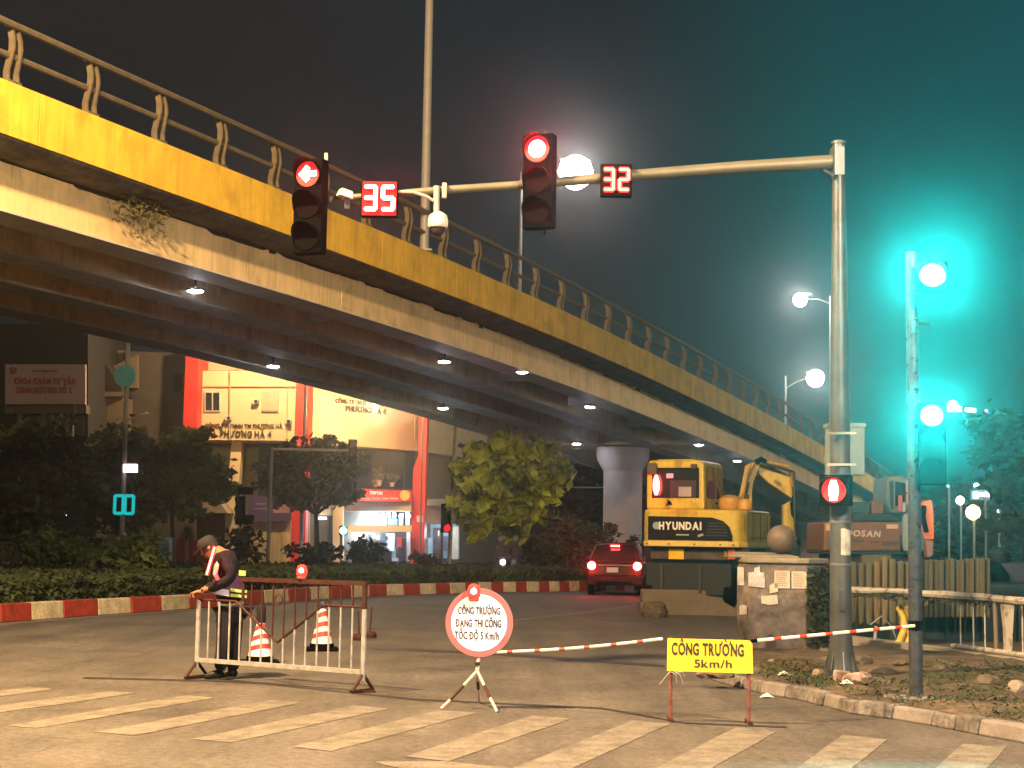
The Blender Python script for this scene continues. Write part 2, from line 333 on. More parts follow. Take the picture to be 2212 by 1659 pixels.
while s < 127:
    L = 4.0; o = sweep(MB(), s+.012, s+L-.012, [(0, -.89), (0, 0), (.2, 0), (.24, -.655), (.055, -.89)], 2).build('parapet_panel', parap, bridge); s += L; pi += 1
sweep(MB(), -43, 127, [(10.26, -.655), (10.3, 0), (10.5, 0), (10.5, -.89)], 4).build('parapet_panel', parap, bridge)
for w0, w1 in ((.9, 1.7), (3.45, 4.3), (6.0, 6.85), (8.5, 9.4)):
    g = sweep(MB(), -45, 108, [(w0, -1.0), (w0, -1.87), (w1, -1.87), (w1, -1.0)], 2).build('girder', beam, bridge)
    sweep(MB(), -45, 108, [(w0-.03, -1.873), (w0-.03, -1.905), (w1+.03, -1.905), (w1+.03, -1.873)], 2).build('flange', flange, g)
    if w0 < 1:
        for s in (12.3, 30, 47.5, 66): sweep(MB(), s, s+.55, [(w0-.012, -1.12), (w0-.012, -1.8), (w0-.001, -1.8), (w0-.001, -1.12)], .55).build('splice_plate', beam, g)
st_ = MB(); s = -14.0
while s < 88:                                   # soot and run-off stains along the top of the girder face
    L = random.uniform(.3, 3.2); d = random.choice([.03, .04, .06, .09, .16])*random.uniform(.6, 1); q = [(0, -1.03), (.04, -1.03-d*.5), (.12, -1.03-d), (.35, -1.03-d*.75), (.5, -1.03-d*.9), (.9, -1.03-d*.7), (1, -1.03)]
    pp = [B(s+u*L, .896, dz) for u, dz in q]; st_.prism(pp, B(0, .892, 0)-B(0, .896, 0)); s += L*random.choice([.95, 1.0, 1.3])
stp = st_.build('run_off_stain', M('soot_stain', (.045, .035, .028), .9, var=.4), bridge); stp['kind'] = 'stuff'
for s in np.arange(-33, 100, 6.0):
    for wa, wb in ((1.7, 3.45), (4.3, 6.0), (6.85, 8.5)):
        sweep(MB(), s, s+.12, [(wa, -1.32), (wa, -1.62), (wb, -1.62), (wb, -1.32)], .12).build('cross_frame', flange, bridge)
rail_s = np.arange(-12, 126, 2.0)
for dz, r in ((.97, .066), (.47, .058)):
    MB().tube([B(s, .02 if dz > .5 else .10, dz) for s in np.arange(-16, 127, 2.0)], r, 8).build('rail', steelrail, bridge, smooth=True)
def post_mesh():
    mb = MB(); prof = [(.0, 0), (.02, .2), (-.02, .4), (-.06, .58), (-.05, .74), (.0, .9), (.07, 1.02)]
    for yo in (-.07, .07):
        vs = []
        for (w_, z) in prof:
            for dy in (-.018, .018):
                for dw in (-.06, .06): vs.append((-(w_+dw)*1.0, yo+dy+(.05-z*.05)*(1 if yo > 0 else -1), z))
        fs = []
        for i in range(len(prof)-1):
            a = i*4; fs += [(a, a+1, a+5, a+4), (a+1, a+3, a+7, a+5), (a+3, a+2, a+6, a+7), (a+2, a, a+4, a+6)]
        fs += [(0, 2, 3, 1), (24, 25, 27, 26)]; mb.add(vs, fs)
    mb.box((0, 0, .02), (.18, .3, .05)); return mb
pm = post_mesh().build('railing_post', steelrail, bridge, world=False); pw = wm(bridge).inverted(); first = True
for s in rail_s:
    o = pm if first else pm.copy()
    if not first: col.objects.link(o)
    first = False; o.location = pw @ B(s, .1, 0); o.rotation_euler = (0, 0, -R(24))
# supports: the round column and the one beyond
def column(s, r):
    c = B(s, 5.15, z=0); zb = zt(s)-1.91
    mb = MB().lathe(c, [(r, 0), (r, zb-1.05), (r*1.02, zb-.98), (r*1.36, zb-.5), (r*1.38, zb-.25), (r*1.38, zb-.004)], 32)
    return mb.build('bridge_column', M('column_concrete', (.34, .31, .32), .75, var=.12, scale=2, bump=.2), bridge, smooth=True)
column(43.5, .82); column(78, .8)
for s in (43.5, 78): sweep(MB(), s-.75, s+.75, [(1.7, -1.05), (1.7, -1.86), (8.5, -1.86), (8.5, -1.05)], 1.5).build('crosshead', beam, bridge)
# approach ramp wall at the far low end
sweep(MB(), 108.01, 127.9, [(.95, -1.03), (.95, -9), (9.4, -9), (9.4, -1.03)], 4, zmin=-.3).build('ramp_wall', conc, bridge)

# pavement corner on the right
kc = [(1497, 1452), (1545, 1473), (1600, 1487), (1640, 1498), (1745, 1517), (1841, 1543), (1925, 1554), (2009, 1568), (2110, 1588), (2212, 1607), (2350, 1632), (2700, 1700)]
KB = [G(*k) for k in kc]
def off(p, d, z): 
    return Vector((p.x, p.y, z))+d
PH = .125
norms = []
for i in range(len(KB)):
    d = (KB[min(i+1, len(KB)-1)]-KB[max(0, i-1)]).normalized(); norms.append(Vector((-d.y, d.x, 0)))
norms = [n if n.y > 0 else -n for n in norms]
pav = []
in_edge = [KB[i]+norms[i]*.11 for i in range(len(KB))]
ring = [(p.x, p.y) for p in in_edge] + [(16, 10), (16, 19.5)] + [(G(2212, 1440).x, G(2212, 1440).y)] + [(G(1840, 1416).x, G(1840, 1416).y), (G(1700, 1408).x+.1, G(1700, 1408).y+1.2), (G(1580, 1400).x, G(1580, 1400).y)]
# triangulated grid clipped to the ring, with bumps
def inside(x, y, R_):
    c = False; j = len(R_)-1
    for i in range(len(R_)):
        if (R_[i][1] > y) != (R_[j][1] > y) and x < (R_[j][0]-R_[i][0])*(y-R_[i][1])/(R_[j][1]-R_[i][1])+R_[i][0]: c = not c
        j = i
    return c
bm = bmesh.new(); vs_ = [bm.verts.new((x, y, PH)) for x, y in ring]; f = bm.faces.new(vs_); bmesh.ops.triangulate(bm, faces=[f])
bmesh.ops.subdivide_edges(bm, edges=bm.edges[:], cuts=6, use_grid_fill=True)
bmesh.ops.subdivide_edges(bm, edges=bm.edges[:], cuts=1, use_grid_fill=True)
from mathutils import noise as mnoise
for v in bm.verts:
    if not v.is_boundary: v.co.z += .05*mnoise.noise(v.co*1.3)+.03*mnoise.noise(v.co*4)+.03
me = bpy.data.meshes.new('pavement'); bm.to_mesh(me); bm.free(); me.materials.append(dirt); pavement = bpy.data.objects.new('pavement', me); col.objects.link(pavement); struct(pavement); sm_ = pavement.modifiers.new('solid', 'SOLIDIFY'); sm_.thickness = .12; sm_.offset = -1
# kerb stones
tot = []
for i in range(len(KB)-1):
    L = (KB[i+1]-KB[i]).length; n = max(1, round(L/.42))
    for k in range(n): tot.append((KB[i].lerp(KB[i+1], k/n), KB[i].lerp(KB[i+1], (k+1)/n), norms[i].lerp(norms[i+1], k/n), norms[i].lerp(norms[i+1], (k+1)/n)))
kerbpale = M('pale_kerb_stone', (.19, .172, .172), .85, var=.3, scale=3, bump=.5, bscale=20)
for i, (a, b, na, nb) in enumerate(tot):
    j = random.uniform(-.012, .012); h = PH+random.uniform(-.012, .012); e = (b-a)*.012
    a = a+e+na*j; b = b-e+nb*(j+random.uniform(-.01, .01)); up_ = Vector((0, 0, h))
    MB().add([a, b, b+nb*.2, a+na*.2, a+na*.03+up_, b+nb*.03+up_, b+nb*.2+up_, a+na*.2+up_], [(3, 2, 1, 0), (4, 5, 6, 7), (0, 1, 5, 4), (1, 2, 6, 5), (2, 3, 7, 6), (3, 0, 4, 7)]).build('kerb_stone', kerbst if i % 3 else kerbpale, pavement, bevel=.018)
# ------------------------------------------------------------ street lamps
white_l = glow('white_led', (1, .96, .9), 520)
def point(name, loc, e, color, r=.12, parent=None, kind='POINT', rot=None, cone=None, blend=.5):
    l = bpy.data.lights.new(name, kind); l.energy = e; l.color = color; l.shadow_soft_size = r
    if cone: l.spot_size = cone; l.spot_blend = blend
    o = bpy.data.objects.new(name, l); col.objects.link(o)
    if parent is not None: o.parent = parent; loc = wm(parent).inverted() @ Vector(loc)
    o.location = loc
    if rot: o.rotation_euler = rot
    return o
def street_lamp(base, h, head, label, mat=galv, r0=.11, r1=.06, em=None, hs=.55, group=None, light=None, dirv=None, hw=.24, armz=.7, bowl=0, glare=0):
    """pole from base up to h, an arm out to head (world)"""
    t = thing('street_lamp', label, 'street lamp', base, 0, group); b = Vector(base); top = b+Vector((0, 0, h)); head = Vector(head)
    MB().tube([b, b+Vector((0, 0, h*.5)), top], [r0, (r0+r1)/2, r1], 12).build('pole', mat, t, smooth=True)
    MB().box(b+Vector((0, 0, .02)), (.4, .4, .04)).build('base_plate', mat, t)
    a = top-Vector((0, 0, armz)); MB().tube([a, a.lerp(head, .5)+Vector((0, 0, .12)), head], r1*.6, 8).build('arm', mat, t, smooth=True)
    d = (head-a); d.z = 0; d.normalize(); an = math.atan2(d.y, d.x)
    hb = MB().box(head+d*hs*.4*(1 if not bowl else .3)+Vector((0, 0, .03+bowl*.6)), (hs, hw, .09), rz=an, taper=.7).build('lamp_head', mat, t, bevel=.02)
    if bowl:
        MB().lathe(head+d*hs*.4, [(bowl*.3, -bowl*1.05), (bowl*.75, -bowl*.75), (bowl, -bowl*.1), (bowl*.8, bowl*.5), (bowl*.3, bowl*.8)], 20).build('lens', em, hb, smooth=True)  # globe widened to the lamp's glare, glare put into the shape
    else: MB().box(head+d*hs*.4-Vector((0, 0, .035)), (hs*.8, hw*.8, .035), rz=an).build('lens', em or white_l, hb)
    if bowl and glare: point('lamp_glare', head+d*hs*.4-Vector((head.x, head.y, 0)).normalized()*(bowl+.05), glare, (1, .97, .92), .12, t)
    if light: point('lamp_light', head+d*hs*.4-Vector((0, 0, .12)), light[0], light[1], light[2], t)
    return t
lampw = M('pale_lamp_post', (.33, .32, .30), .5, .1, var=.12, scale=4)
LG = 'lamp posts along the flyover'
# on the near parapet, head out of frame above
b1 = B(15.0, .12, .0); t1 = B(15.0, 2.2); t1.z = b1.z+10.1
street_lamp(b1, 10, t1, 'thick pale lamp post rising off the top of the picture from the near parapet', lampw, .12, .09, group=LG)
b2 = B(44.2, 10.35, 0); b2.z -= .01; hd = P(1226, 368, b2.y-.4)
street_lamp(b2, P(1127, 372, b2.y).z-b2.z, hd, 'lamp post with dazzling white lamp between the red signal and the countdown 32', lampw, .09, .06, em=glow('dazzling_led', (1, .97, .9), 14), hs=.9, group=LG, hw=.5, armz=.35, bowl=.80, glare=1100)
b3 = B(91.5, 10.35, 0); hd3 = P(1750, 815, b3.y-.4)
street_lamp(b3, P(1692, 812, b3.y).z-b3.z, hd3, 'farther lamp post with white lamp just left of the big mast, lower of two', lampw, .11, .08, em=glow('far_led', (1, .97, .92), 14), hs=.9, group=LG, hw=.5, armz=.9, bowl=.66, glare=1100)
b4 = B(60.5, .12, 0); hd4 = P(1742, 646, b4.y)
street_lamp(b4, P(1806, 640, b4.y).z-b4.z, hd4, 'lamp post half hidden behind the big mast, upper white lamp on a thin arm', lampw, .09, .06, em=glow('mid_led', (1, .97, .92), 14), hs=.8, group=LG, hw=.4, armz=.4, bowl=.38, glare=800)
# sodium lamps on the near side of the junction, above and beside the picture
SOD = (1, .63, .28)
sodm = glow('sodium_lens', (1, .6, .25), 30)
street_lamp((-9.5, 10.5, 0), 12.2, (-7.4, 12.0, 12.5), 'sodium street lamp over the left carriageway', em=sodm, light=(42000, SOD, .35))
street_lamp((9.5, 3.0, 0), 9.0, (6.2, 4.5, 9.3), 'sodium street lamp over the right pavement', em=sodm, light=(20000, (1, .73, .48), .35))
if 0: street_lamp((-13.5, 21, 0), 6.2, (-12.6, 24.4, 6.4), 'low sodium lamp beside the median', em=sodm, light=(2800, SOD, .3))
street_lamp((40, 86, 0), 9, (37.8, 85, 9.4), 'sodium lamp beside the low end of the flyover', em=sodm, light=(8000, (1, .66, .3), .3))
if 0: street_lamp((25, 36, 0), 9, (22.6, 35, 9.4), 'sodium lamp over the riverside beyond the right edge', em=sodm, light=(5500, (1, .64, .32), .3))
# ------------------------------------------------------------ lamps under the deck
def solve_under(px, py, dz):
    """where the sight line through a lamp meets the lamp level under the deck"""
    lo, hi = 20.0, 130.0
    for _ in range(60):
        mid = (lo+hi)/2; p = P(px, py, mid); s = SD*(p.x-P0.x)+CD*(p.y-P0.y)
        if p.z > zt(s)+dz: hi = mid
        else: lo = mid
    p = P(px, py, lo); return p, SD*(p.x-P0.x)+CD*(p.y-P0.y), -CD*(p.x-P0.x)+SD*(p.y-P0.y)
dl_pts = [(422, 627, 'closest one at upper left'), (590, 790, 'by the left company panel'), (960, 780, 'above the middle of the deck'), (957, 881, 'over the right company panel edge'), (1274, 878, 'just left above the column head'),
          (1245, 958, 'just below the crosshead left of the column'), (1510, 960, 'above the yellow excavator cab'), (1592, 995, 'above the yellow excavator boom'), (1128, 803, 'dim one between the two middle girders')]
DLG = 'downlights under the flyover'
for i, (px, py, lb) in enumerate(dl_pts):
    for dz in (-1.97,):
        p, s, w_ = solve_under(px, py, dz)
        if not any(a-.15 < w_ < b+.15 for a, b in ((.9, 1.7), (3.45, 4.3), (6.0, 6.85), (8.5, 9.4))) or dz == -1.95: break
    t = thing('downlight', 'white round downlight under the flyover, '+lb, 'downlight', p, 0, DLG)
    topz = zt(s)-1.02
    if any(a-.1 < w_ < b+.1 for a, b in ((.9, 1.7), (3.45, 4.3), (6.0, 6.85), (8.5, 9.4))): topz = zt(s)-1.906
    MB().tube([p+Vector((0, 0, .1)), (p.x, p.y, max(topz, p.z+.11))], .025, 6).build('stem', dark, t)
    MB().lathe(p, [(.10, .07), (.18, .06), (.20, -.02), (.17, -.02)], 18).build('housing', lampw, t)
    k = .25 if i == 8 else 1
    MB().lathe(p, [(.165, -.012), (.15, -.035), (.08, -.05)], 18).build('lens', glow('downlight_lens_%d' % (i == 8), (.95, .93, .97), 300*k), t)
# ------------------------------------------------------------ traffic signals
lens_off = M('dark_lens', (.002, .0015, .0015), .6, var=.1, spec=.03)
red_hot = glow('red_led_hot', (1, .03, .035), 380); red_rim = glow('red_led_rim', (1, .008, .014), 3.2); red_arrow = glow('red_led_arrow', (1, .08, .07), 70); red_dim = glow('red_led_dim', (1, .015, .02), 1.2)
grn_hot = glow('green_led_hot', (.06, 1, .95), 25)
def disc(mb, c, r, n=24, th=.01): return mb.lathe(c, [(r, 0), (r, th)], n, 'Y')
def signal_head(loc, yaw, aspects, label, group=None, sc=1.0, bp=False, hood=.2, name='traffic_light', cat='traffic light', hood_mat=None, beam=0):
    t = thing(name, label, cat, loc, yaw, group); n = len(aspects); H = .36*n
    MB().box((0, 0, -H/2), (.36, .16, H)).build('housing', black, t, world=False, bevel=.02)
    if bp: MB().box((0, .09, -H/2), (.50, .012, H+.1)).build('backing_board', M('board_edge', (.25, .22, .2), .5), t, world=False)
    for i, a in enumerate(aspects):
        z = -.18-.36*i; y = -.085
        if a == 'off': disc(MB(), (0, y-.012, z), .145).build('lens', lens_off, t, world=False)
        elif a == 'arrow':
            disc(MB(), (0, y-.012, z), .145).build('lens', red_dim, t, world=False)
            q = [(-.11, 0), (-.01, .1), (.035, .06), (.01, .032), (.115, .032), (.115, -.032), (.01, -.032), (.035, -.06), (-.01, -.1)]
            MB().prism([(x, y-.02, z+zz) for x, zz in q], (0, -.006, 0)).build('arrow', red_arrow, t, world=False)
        elif a == 'man':
            disc(MB(), (0, y-.012, z), .145).build('lens', red_dim, t, world=False)
            q = [(-.03, .115), (.03, .115), (.045, .07), (.06, .03), (.055, -.04), (.04, -.12), (-.04, -.12), (-.055, -.04), (-.06, .03), (-.045, .07)]
            MB().prism([(x, y-.02, z+zz) for x, zz in q], (0, -.006, 0)).build('standing_figure', red_arrow, t, world=False)
        else:
            if a in ('red', 'dimred'): disc(MB(), (0, y-.010, z), .148).build('lens_rim', red_rim if a == 'red' else red_dim, t, world=False)
            disc(MB(), (0, y-.014, z), .100 if a == 'red' else .145).build('lens', {'red': red_hot, 'green': grn_hot, 'dimred': red_dim, 'fargreen': glow('far_green_led', (.05, 1, .72), 45)}[a], t, world=False)
        vs = []; fs = []; m = 18
        for k in range(m+1):
            an = (R(-40)+R(260)*k/m) if a != 'green' else 2*math.pi*k/m; c_, s_ = math.cos(an), math.sin(an); L = hood*(.2+.8*max(0, s_)) if a != 'green' else .26
            for rr, yy in ((.165, y), (.155, y), (.165, y-L), (.155, y-L)): vs.append((rr*c_, yy, z+rr*s_))
        for k in range(m):
            a0, b0 = k*4, k*4+4; fs += [(a0, a0+2, b0+2, b0), (a0+1, b0+1, b0+3, a0+3), (a0+2, a0+3, b0+3, b0+2)]
        MB().add(vs, fs).build('visor', hood_mat or black, t, world=False)
    t.scale = (sc, sc, sc)
    if beam:
        q = wm(t) @ Vector((0, -.36, -.18)); dr = (EYE-q).normalized(); point('signal_beam', q, beam, (.02, 1, .93), .06, None, 'SPOT', None, R(70), .6)
        l = col.objects[-1] if False else [o for o in col.objects if o.name.startswith('signal_beam')][-1]; l.parent = t; l.location = (0, -.36, -.18); l.rotation_euler = (R(-80), 0, 0)
    return t
# big mast: pole on the corner, tapering arm reaching left over the road
pb = G(1817, 1458, PH+.02); YM = pb.y; zt_m = P(1822, 312, YM).z
mastm = M('galvanised_mast', (.07, .080, .088), .42, .4, var=.15, scale=2, c2=(.095, .105, .115)); _fine(mastm, 6, .12)
armp = [P(1800, 350, YM), P(1600, 361, YM), P(1375, 378, YM), P(1140, 399, YM), P(950, 411, YM), P(712, 431, YM)]
mast = thing('signal_mast', 'tall galvanised signal mast with flared foot and long arm reaching left over the road', 'signal mast', pb)
MB().tube([pb, pb+Vector((0, 0, .12)), pb+Vector((0, 0, .42)), pb+Vector((0, 0, 3.2)), (pb.x+.0, pb.y, zt_m)], [.165, .15, .120, .108, .068], 24).build('pole', mastm, mast, smooth=True)
MB().lathe(pb, [(.20, .0), (.20, .025)], 24).build('base_flange', mastm, mast)
for k in range(8):
    a = k*math.pi/4; MB().prism([pb+Vector((math.cos(a)*.12, math.sin(a)*.12, .03)), pb+Vector((math.cos(a)*.20, math.sin(a)*.20, .03)), pb+Vector((math.cos(a)*.115, math.sin(a)*.115, .33))], (.012*math.sin(a), -.012*math.cos(a), 0)).build('gusset', mastm, mast)
MB().tube(armp, [.085, .07, .062, .052, .046, .04], 14).build('arm', M('mast_arm_paint', (.15, .145, .11), .5, .3, var=.2), mast, smooth=True)
MB().box(P(1795, 350, YM)+Vector((.03, 0, 0)), (.03, .3, .36)).build('arm_flange', mastm, mast)
MB().box(P(1804, 350, YM)+Vector((.03, 0, 0)), (.12, .16, .32)).build('arm_bracket', mastm, mast)
MB().tube([P(1775, 350, YM)+Vector((0, -.1, -.12)), P(1800, 385, YM)+Vector((0, -.1, .0))], .02, 6).build('brace', mastm, mast)
MB().lathe((pb.x, pb.y, zt_m), [(.085, 0), (.085, .03), (.03, .05)], 16).build('cap', mastm, mast)
MB().box((pb.x-.01, pb.y-.125, P(1812, 1297, YM).z), (.05, .02, .22), ).build('access_door', mastm, mast)
for yy, ww in ((1130, .16), (1222, .24)):
    p = P(1817, yy, YM); MB().lathe((pb.x, pb.y, p.z), [(.124, 0), (.124, .03)], 20).build('strap', M('dark_strap', (.12, .12, .12), .6), mast)
# small sheet posted on the pole
pz = P(1822, 1170, YM).z; pp_ = []
for zz in (pz-.14, pz+.14):
    for a in (-100, -80, -60, -45): pp_.append((pb.x+.128*math.cos(R(a)), pb.y+.128*math.sin(R(a)), zz+random.uniform(-.015, .015)))
MB().add(pp_, [(0, 1, 5, 4), (1, 2, 6, 5), (2, 3, 7, 6)]).build('torn_sheet', M('weathered_paper', (.40, .39, .36), .9, var=.4, scale=8), mast)
HA = 'signal heads hung from the mast arm'
signal_head(P(674, 346, YM-.12), R(-20), ['arrow', 'off', 'off'], 'three lens signal head with lit red left arrow at the arm end', HA, bp=False, hood=.17)
MB().box(P(702, 436, YM), (.035, .05, 1.12)).build('mounting_post', M('bright_bracket', (.45, .40, .33), .5), mast)
signal_head(P(1167, 292, YM-.1), R(-22), ['red', 'off', 'off'], 'three lens signal head with lit round red lens beside the dazzling lamp', HA, hood=.16)
MB().box(P(1178, 396, YM+.05), (.03, .04, 1.2)).build('mounting_post', dark, mast)
# seven segment countdown boxes
SEG = {'a': (.5, 1, 0), 'g': (.5, .5, 0), 'd': (.5, 0, 0), 'f': (0, .75, 1), 'b': (1, .75, 1), 'e': (0, .25, 1), 'c': (1, .25, 1)}
DG = {'0': 'abcdef', '2': 'abged', '3': 'abgcd', '5': 'afgcd'}
def digits(mb, s, c, w_, h, gap, th, yaw=0):
    c = Vector(c); ca, sa = math.cos(yaw), math.sin(yaw); tw = len(s)*w_+(len(s)-1)*gap
    for i, ch in enumerate(s):
        x0 = -tw/2+i*(w_+gap)
        for sg in DG[ch]:
            fx, fz, v = SEG[sg]; x = x0+fx*w_; z = (fz-.5)*h; L = (h/2 if v else w_)*.5
            q = [(-L-th*.3, 0), (-L, th/2), (L, th/2), (L+th*.3, 0), (L, -th/2), (-L, -th/2)]
            if v: q = [(b_, a_) for a_, b_ in q]
            mb.prism([c+Vector(((x+a_)*ca, (x+a_)*sa, z+b_)) for a_, b_ in q], (0, -.012, 0))
    return mb
led_hot = glow('led_digits_hot', (1, .10, .09), 80); led_mid = glow('led_digits', (1, .13, .09), 7); ledback = M('timer_front', (.10, .008, .01), .4, var=.1, emit=(1, .0, .01), es=.35)
def timer(px, py, wpx, hpx, s, mat, label, back):
    c = P(px, py, YM-.12); w_ = wpx/F*YM; h = hpx/F*YM
    t = thing('countdown_timer', label, 'countdown timer', c, 0, 'countdown timers on the mast arm')
    MB().box(c+Vector((0, .02, 0)), (w_, .1, h)).build('housing', black, t, bevel=.01)
    MB().box(c+Vector((0, -.034, 0)), (w_*.94, .006, h*.94)).build('front_panel', back, t)
    digits(MB(), s, c+Vector((0, -.042, 0)), w_*.28, h*.62, w_*.20, .058).build('digit_glow', red_rim, t); digits(MB(), s, c+Vector((0, -.056, 0)), w_*.28, h*.62, w_*.20, .034 if s == '32' else .042).build('digits', mat, t)
timer(820, 430, 80, 80, '35', led_hot, 'bright red LED countdown box showing 35 left of the dome camera', ledback)
timer(1331, 390, 68, 72, '32', led_mid, 'darker red LED countdown box showing 32 right of the dazzling lamp', M('timer_front_dark', (.006, .002, .002), .8, var=.1, spec=.1, emit=(1, .0, .01), es=.02))
# dome camera and box camera on the arm
dc = P(946, 488, YM-.05); t = thing('dome_camera', 'white dome surveillance camera hanging below the mast arm', 'security camera', dc)
MB().tube([P(943, 402, YM-.05), P(943, 470, YM-.05)], .035, 10).build('stem', lampw, t)
MB().lathe(dc, [(.04, .16), (.1, .12), (.115, .06), (.115, .0), (.10, -.02)], 20).build('hood', white, t, smooth=True)
MB().lathe(dc, [(.085, -.02), (.08, -.06), (.05, -.1), (.015, -.115)], 18).build('dome', M('smoked_dome', (.03, .03, .035), .1, var=0), t, smooth=True)
MB().tube([P(860, 414, YM-.1), P(893, 415, YM-.1), P(920, 424, YM-.1), P(940, 436, YM-.06)], .02, 8).build('conduit', lampw, t, smooth=True)
MB().box(P(960, 412, YM-.08), (.05, .08, .17)).build('clamp', lampw, t)
bc = P(746, 419, YM-.12); t = thing('bullet_camera', 'small white box camera on the mast arm left of the countdown 35', 'security camera', bc)
MB().box(bc, (.17, .12, .09), rz=R(30), ry=R(12), taper=.8).build('body', white, t, bevel=.01); MB().box(P(750, 440, YM-.1), (.06, .05, .12)).build('bracket', dark, t)
# cabinets strapped to the mast
bx = P(1829, 973, YM+.08); t = thing('control_cabinet', 'grey green sheet metal box strapped behind the mast', 'control cabinet', bx)
cabm = M('cabinet_paint', (.17, .20, .19), .5, .2, var=.2, scale=4)
MB().rect(1790, 921, 1869, 1027, YM+.02, .22).build('shell', cabm, t, bevel=.015); MB().rect(1788, 914, 1871, 922, YM-.0, .26).build('lid', cabm, t)
for yy in (933, 1001): MB().rect(1787, yy, 1850, yy+5, YM-.14, .02).build('band', lampw, t)
signal_head(P(1806, 1026, YM-.2), R(-28), ['man'], 'pedestrian signal with glowing red standing figure on the mast', hood=.16, name='pedestrian_light', cat='pedestrian signal', sc=.95)
# slim pole with the green heads
gp = G(1979, 1507, PH+.03); YG = gp.y
t = thing('signal_post', 'slim galvanised post by the kerb with dirty foot plate', 'signal post', gp)
MB().tube([gp, gp+Vector((0, 0, 2.4)), (gp.x-.01, gp.y, P(1978, 545, YG).z)], [.066, .062, .055], 20).build('pole', M('wet_galvanised', (.13, .15, .19), .28, .8, var=.3, scale=12), t, smooth=True)
MB().box(gp+Vector((-.05, .0, -.02)), (.42, .36, .07), rz=.1).build('foot', kerbst, t, bevel=.02)
MB().lathe(gp+Vector((0, 0, P(1978, 1352, YG).z-gp.z-.04)), [(.07, 0), (.07, .09)], 16).build('tape_wrap', black, t)
signal_head(P(2013, 566, YG-.12), R(-13), ['green'], 'upper signal head with dazzling green lens on the slim post', 'green signal heads on the slim post', hood=.1, sc=.85, beam=2100)
signal_head(P(2012, 870, YG-.12), R(-13), ['green', 'off', 'off'], 'lower signal head with dazzling green lens above dark lenses on the slim post', 'green signal heads on the slim post', hood=.12, sc=.72, beam=1400)
for yy in (600, 700, 880, 1060): MB().tube([P(1978, yy, YG), P(2008, yy, YG)], .015, 6).build('bracket', dark, t)
# ------------------------------------------------------------ foreground: crowd barrier
bL, bR = G(424, 1466), G(783, 1496); bd = (bR-bL).normalized(); bn = Vector((bd.y, -bd.x, 0)); BL = (bR-bL).length
bar = thing('crowd_barrier', 'white and rusty red steel barrier with triangular top panel across the lane', 'barrier', bL)
def bp(t_, z, d=0): return bL + bd*(t_*BL) + Vector((0, 0, z)) + bn*d
greyw = M('chipped_white_paint', (.29, .28, .28), .5, var=.3, scale=10, c2=(.36, .35, .35))
HB = 1.10
MB().tube([bp(0, .12), bp(0, .86)], .026, 10).build('frame_post', greyw, bar); MB().tube([bp(.28, .861), bp(.28, HB)], .018, 10).build('frame_post', rust, bar)
MB().tube([bp(1, .12), bp(1, .84)], .026, 10).build('frame_post', greyw, bar); MB().tube([bp(1, .841), bp(1, HB)], .027, 10).build('frame_post', rust, bar)
MB().box(bp(.64, HB), (BL*.72+.04, .05, .045), rz=math.atan2(bd.y, bd.x)).build('top_rail', rust, bar)
MB().box(bp(.5, .205), (BL-.05, .04, .045), rz=math.atan2(bd.y, bd.x)).build('bottom_rail', greyw, bar)
zb = .86
MB().tube([bp(.0, zb), bp(.235, zb)], .014, 6).build('panel_rail', rust, bar); MB().tube([bp(.765, zb), bp(1, zb)], .014, 6).build('panel_rail', rust, bar)
MB().tube([bp(.235, zb), bp(.5, .45)], .014, 6).build('panel_brace', rust, bar); MB().tube([bp(.5, .45), bp(.765, zb)], .014, 6).build('panel_brace', rust, bar)
for k in range(1, 15):
    t_ = k/15; zv = zb if (t_ < .235 or t_ > .765) else zb-(zb-.45)*(1-abs(t_-.5)/.265)
    zc = zv if zv < zb else zb
    MB().tube([bp(t_, .22), bp(t_, zc-.004)], .011, 6).build('baluster', greyw, bar)
    if t_ > .27: MB().tube([bp(t_, zc+.004), bp(t_, HB-.02)], .011, 6).build('baluster', rust, bar)
ring_ = [bp(.5+.022*math.cos(a)*1.0, .90+.055*math.sin(a)) for a in np.linspace(0, 2*math.pi, 17)]
MB().tube(ring_, .008, 6, cap=False).build('ring', rust, bar)
for t_ in (0, 1):
    c = bp(t_, 0); q = [c-bn*.17+Vector((0, 0, .02)), c+bn*.17+Vector((0, 0, .02)), c+Vector((0, 0, .19))]
    MB().tube([q[0], q[1]], .018, 8).tube([q[0], q[2]], .018, 8).tube([q[1], q[2]], .018, 8).build('foot', rust, bar)
    if t_: MB().box(c+Vector((0, 0, .012)), (.26, .05, .024), rz=.2).build('foot_plate', rust, bar)
redlamp = glow('beacon_red_hot', (1, .05, .045), 110)
def beacon(c, label, parent=None, r=.055, h=.1, grp='red battery beacons'):
    t = thing('warning_beacon', label, 'warning light', c, 0, grp); c = Vector(c)
    MB().lathe(c, [(.035, 0), (.05, .012), (.05, .045)], 16).build('base', M('pink_plastic', (.35, .08, .07), .5, emit=(1, .12, .08), es=.25), t)
    MB().lathe(c+Vector((0, 0, .045)), [(r, 0), (r*1.03, h*.5), (r*.8, h*.85), (r*.3, h)], 18).build('lens', glow('beacon_red', (1, .03, .02), 3), t, smooth=True)
    MB().lathe(c+Vector((0, -r*.72, .045+h*.08)), [(r*.2, h*.08), (r*.5, h*.22), (r*.52, h*.42), (r*.2, h*.6)], 14).build('bulb', redlamp, t, smooth=True); return t
tb = (647-424)/(783-424); beacon(bp(tb+.012, HB+.022), 'glowing red beacon standing on the barrier top rail', r=.055, h=.11)
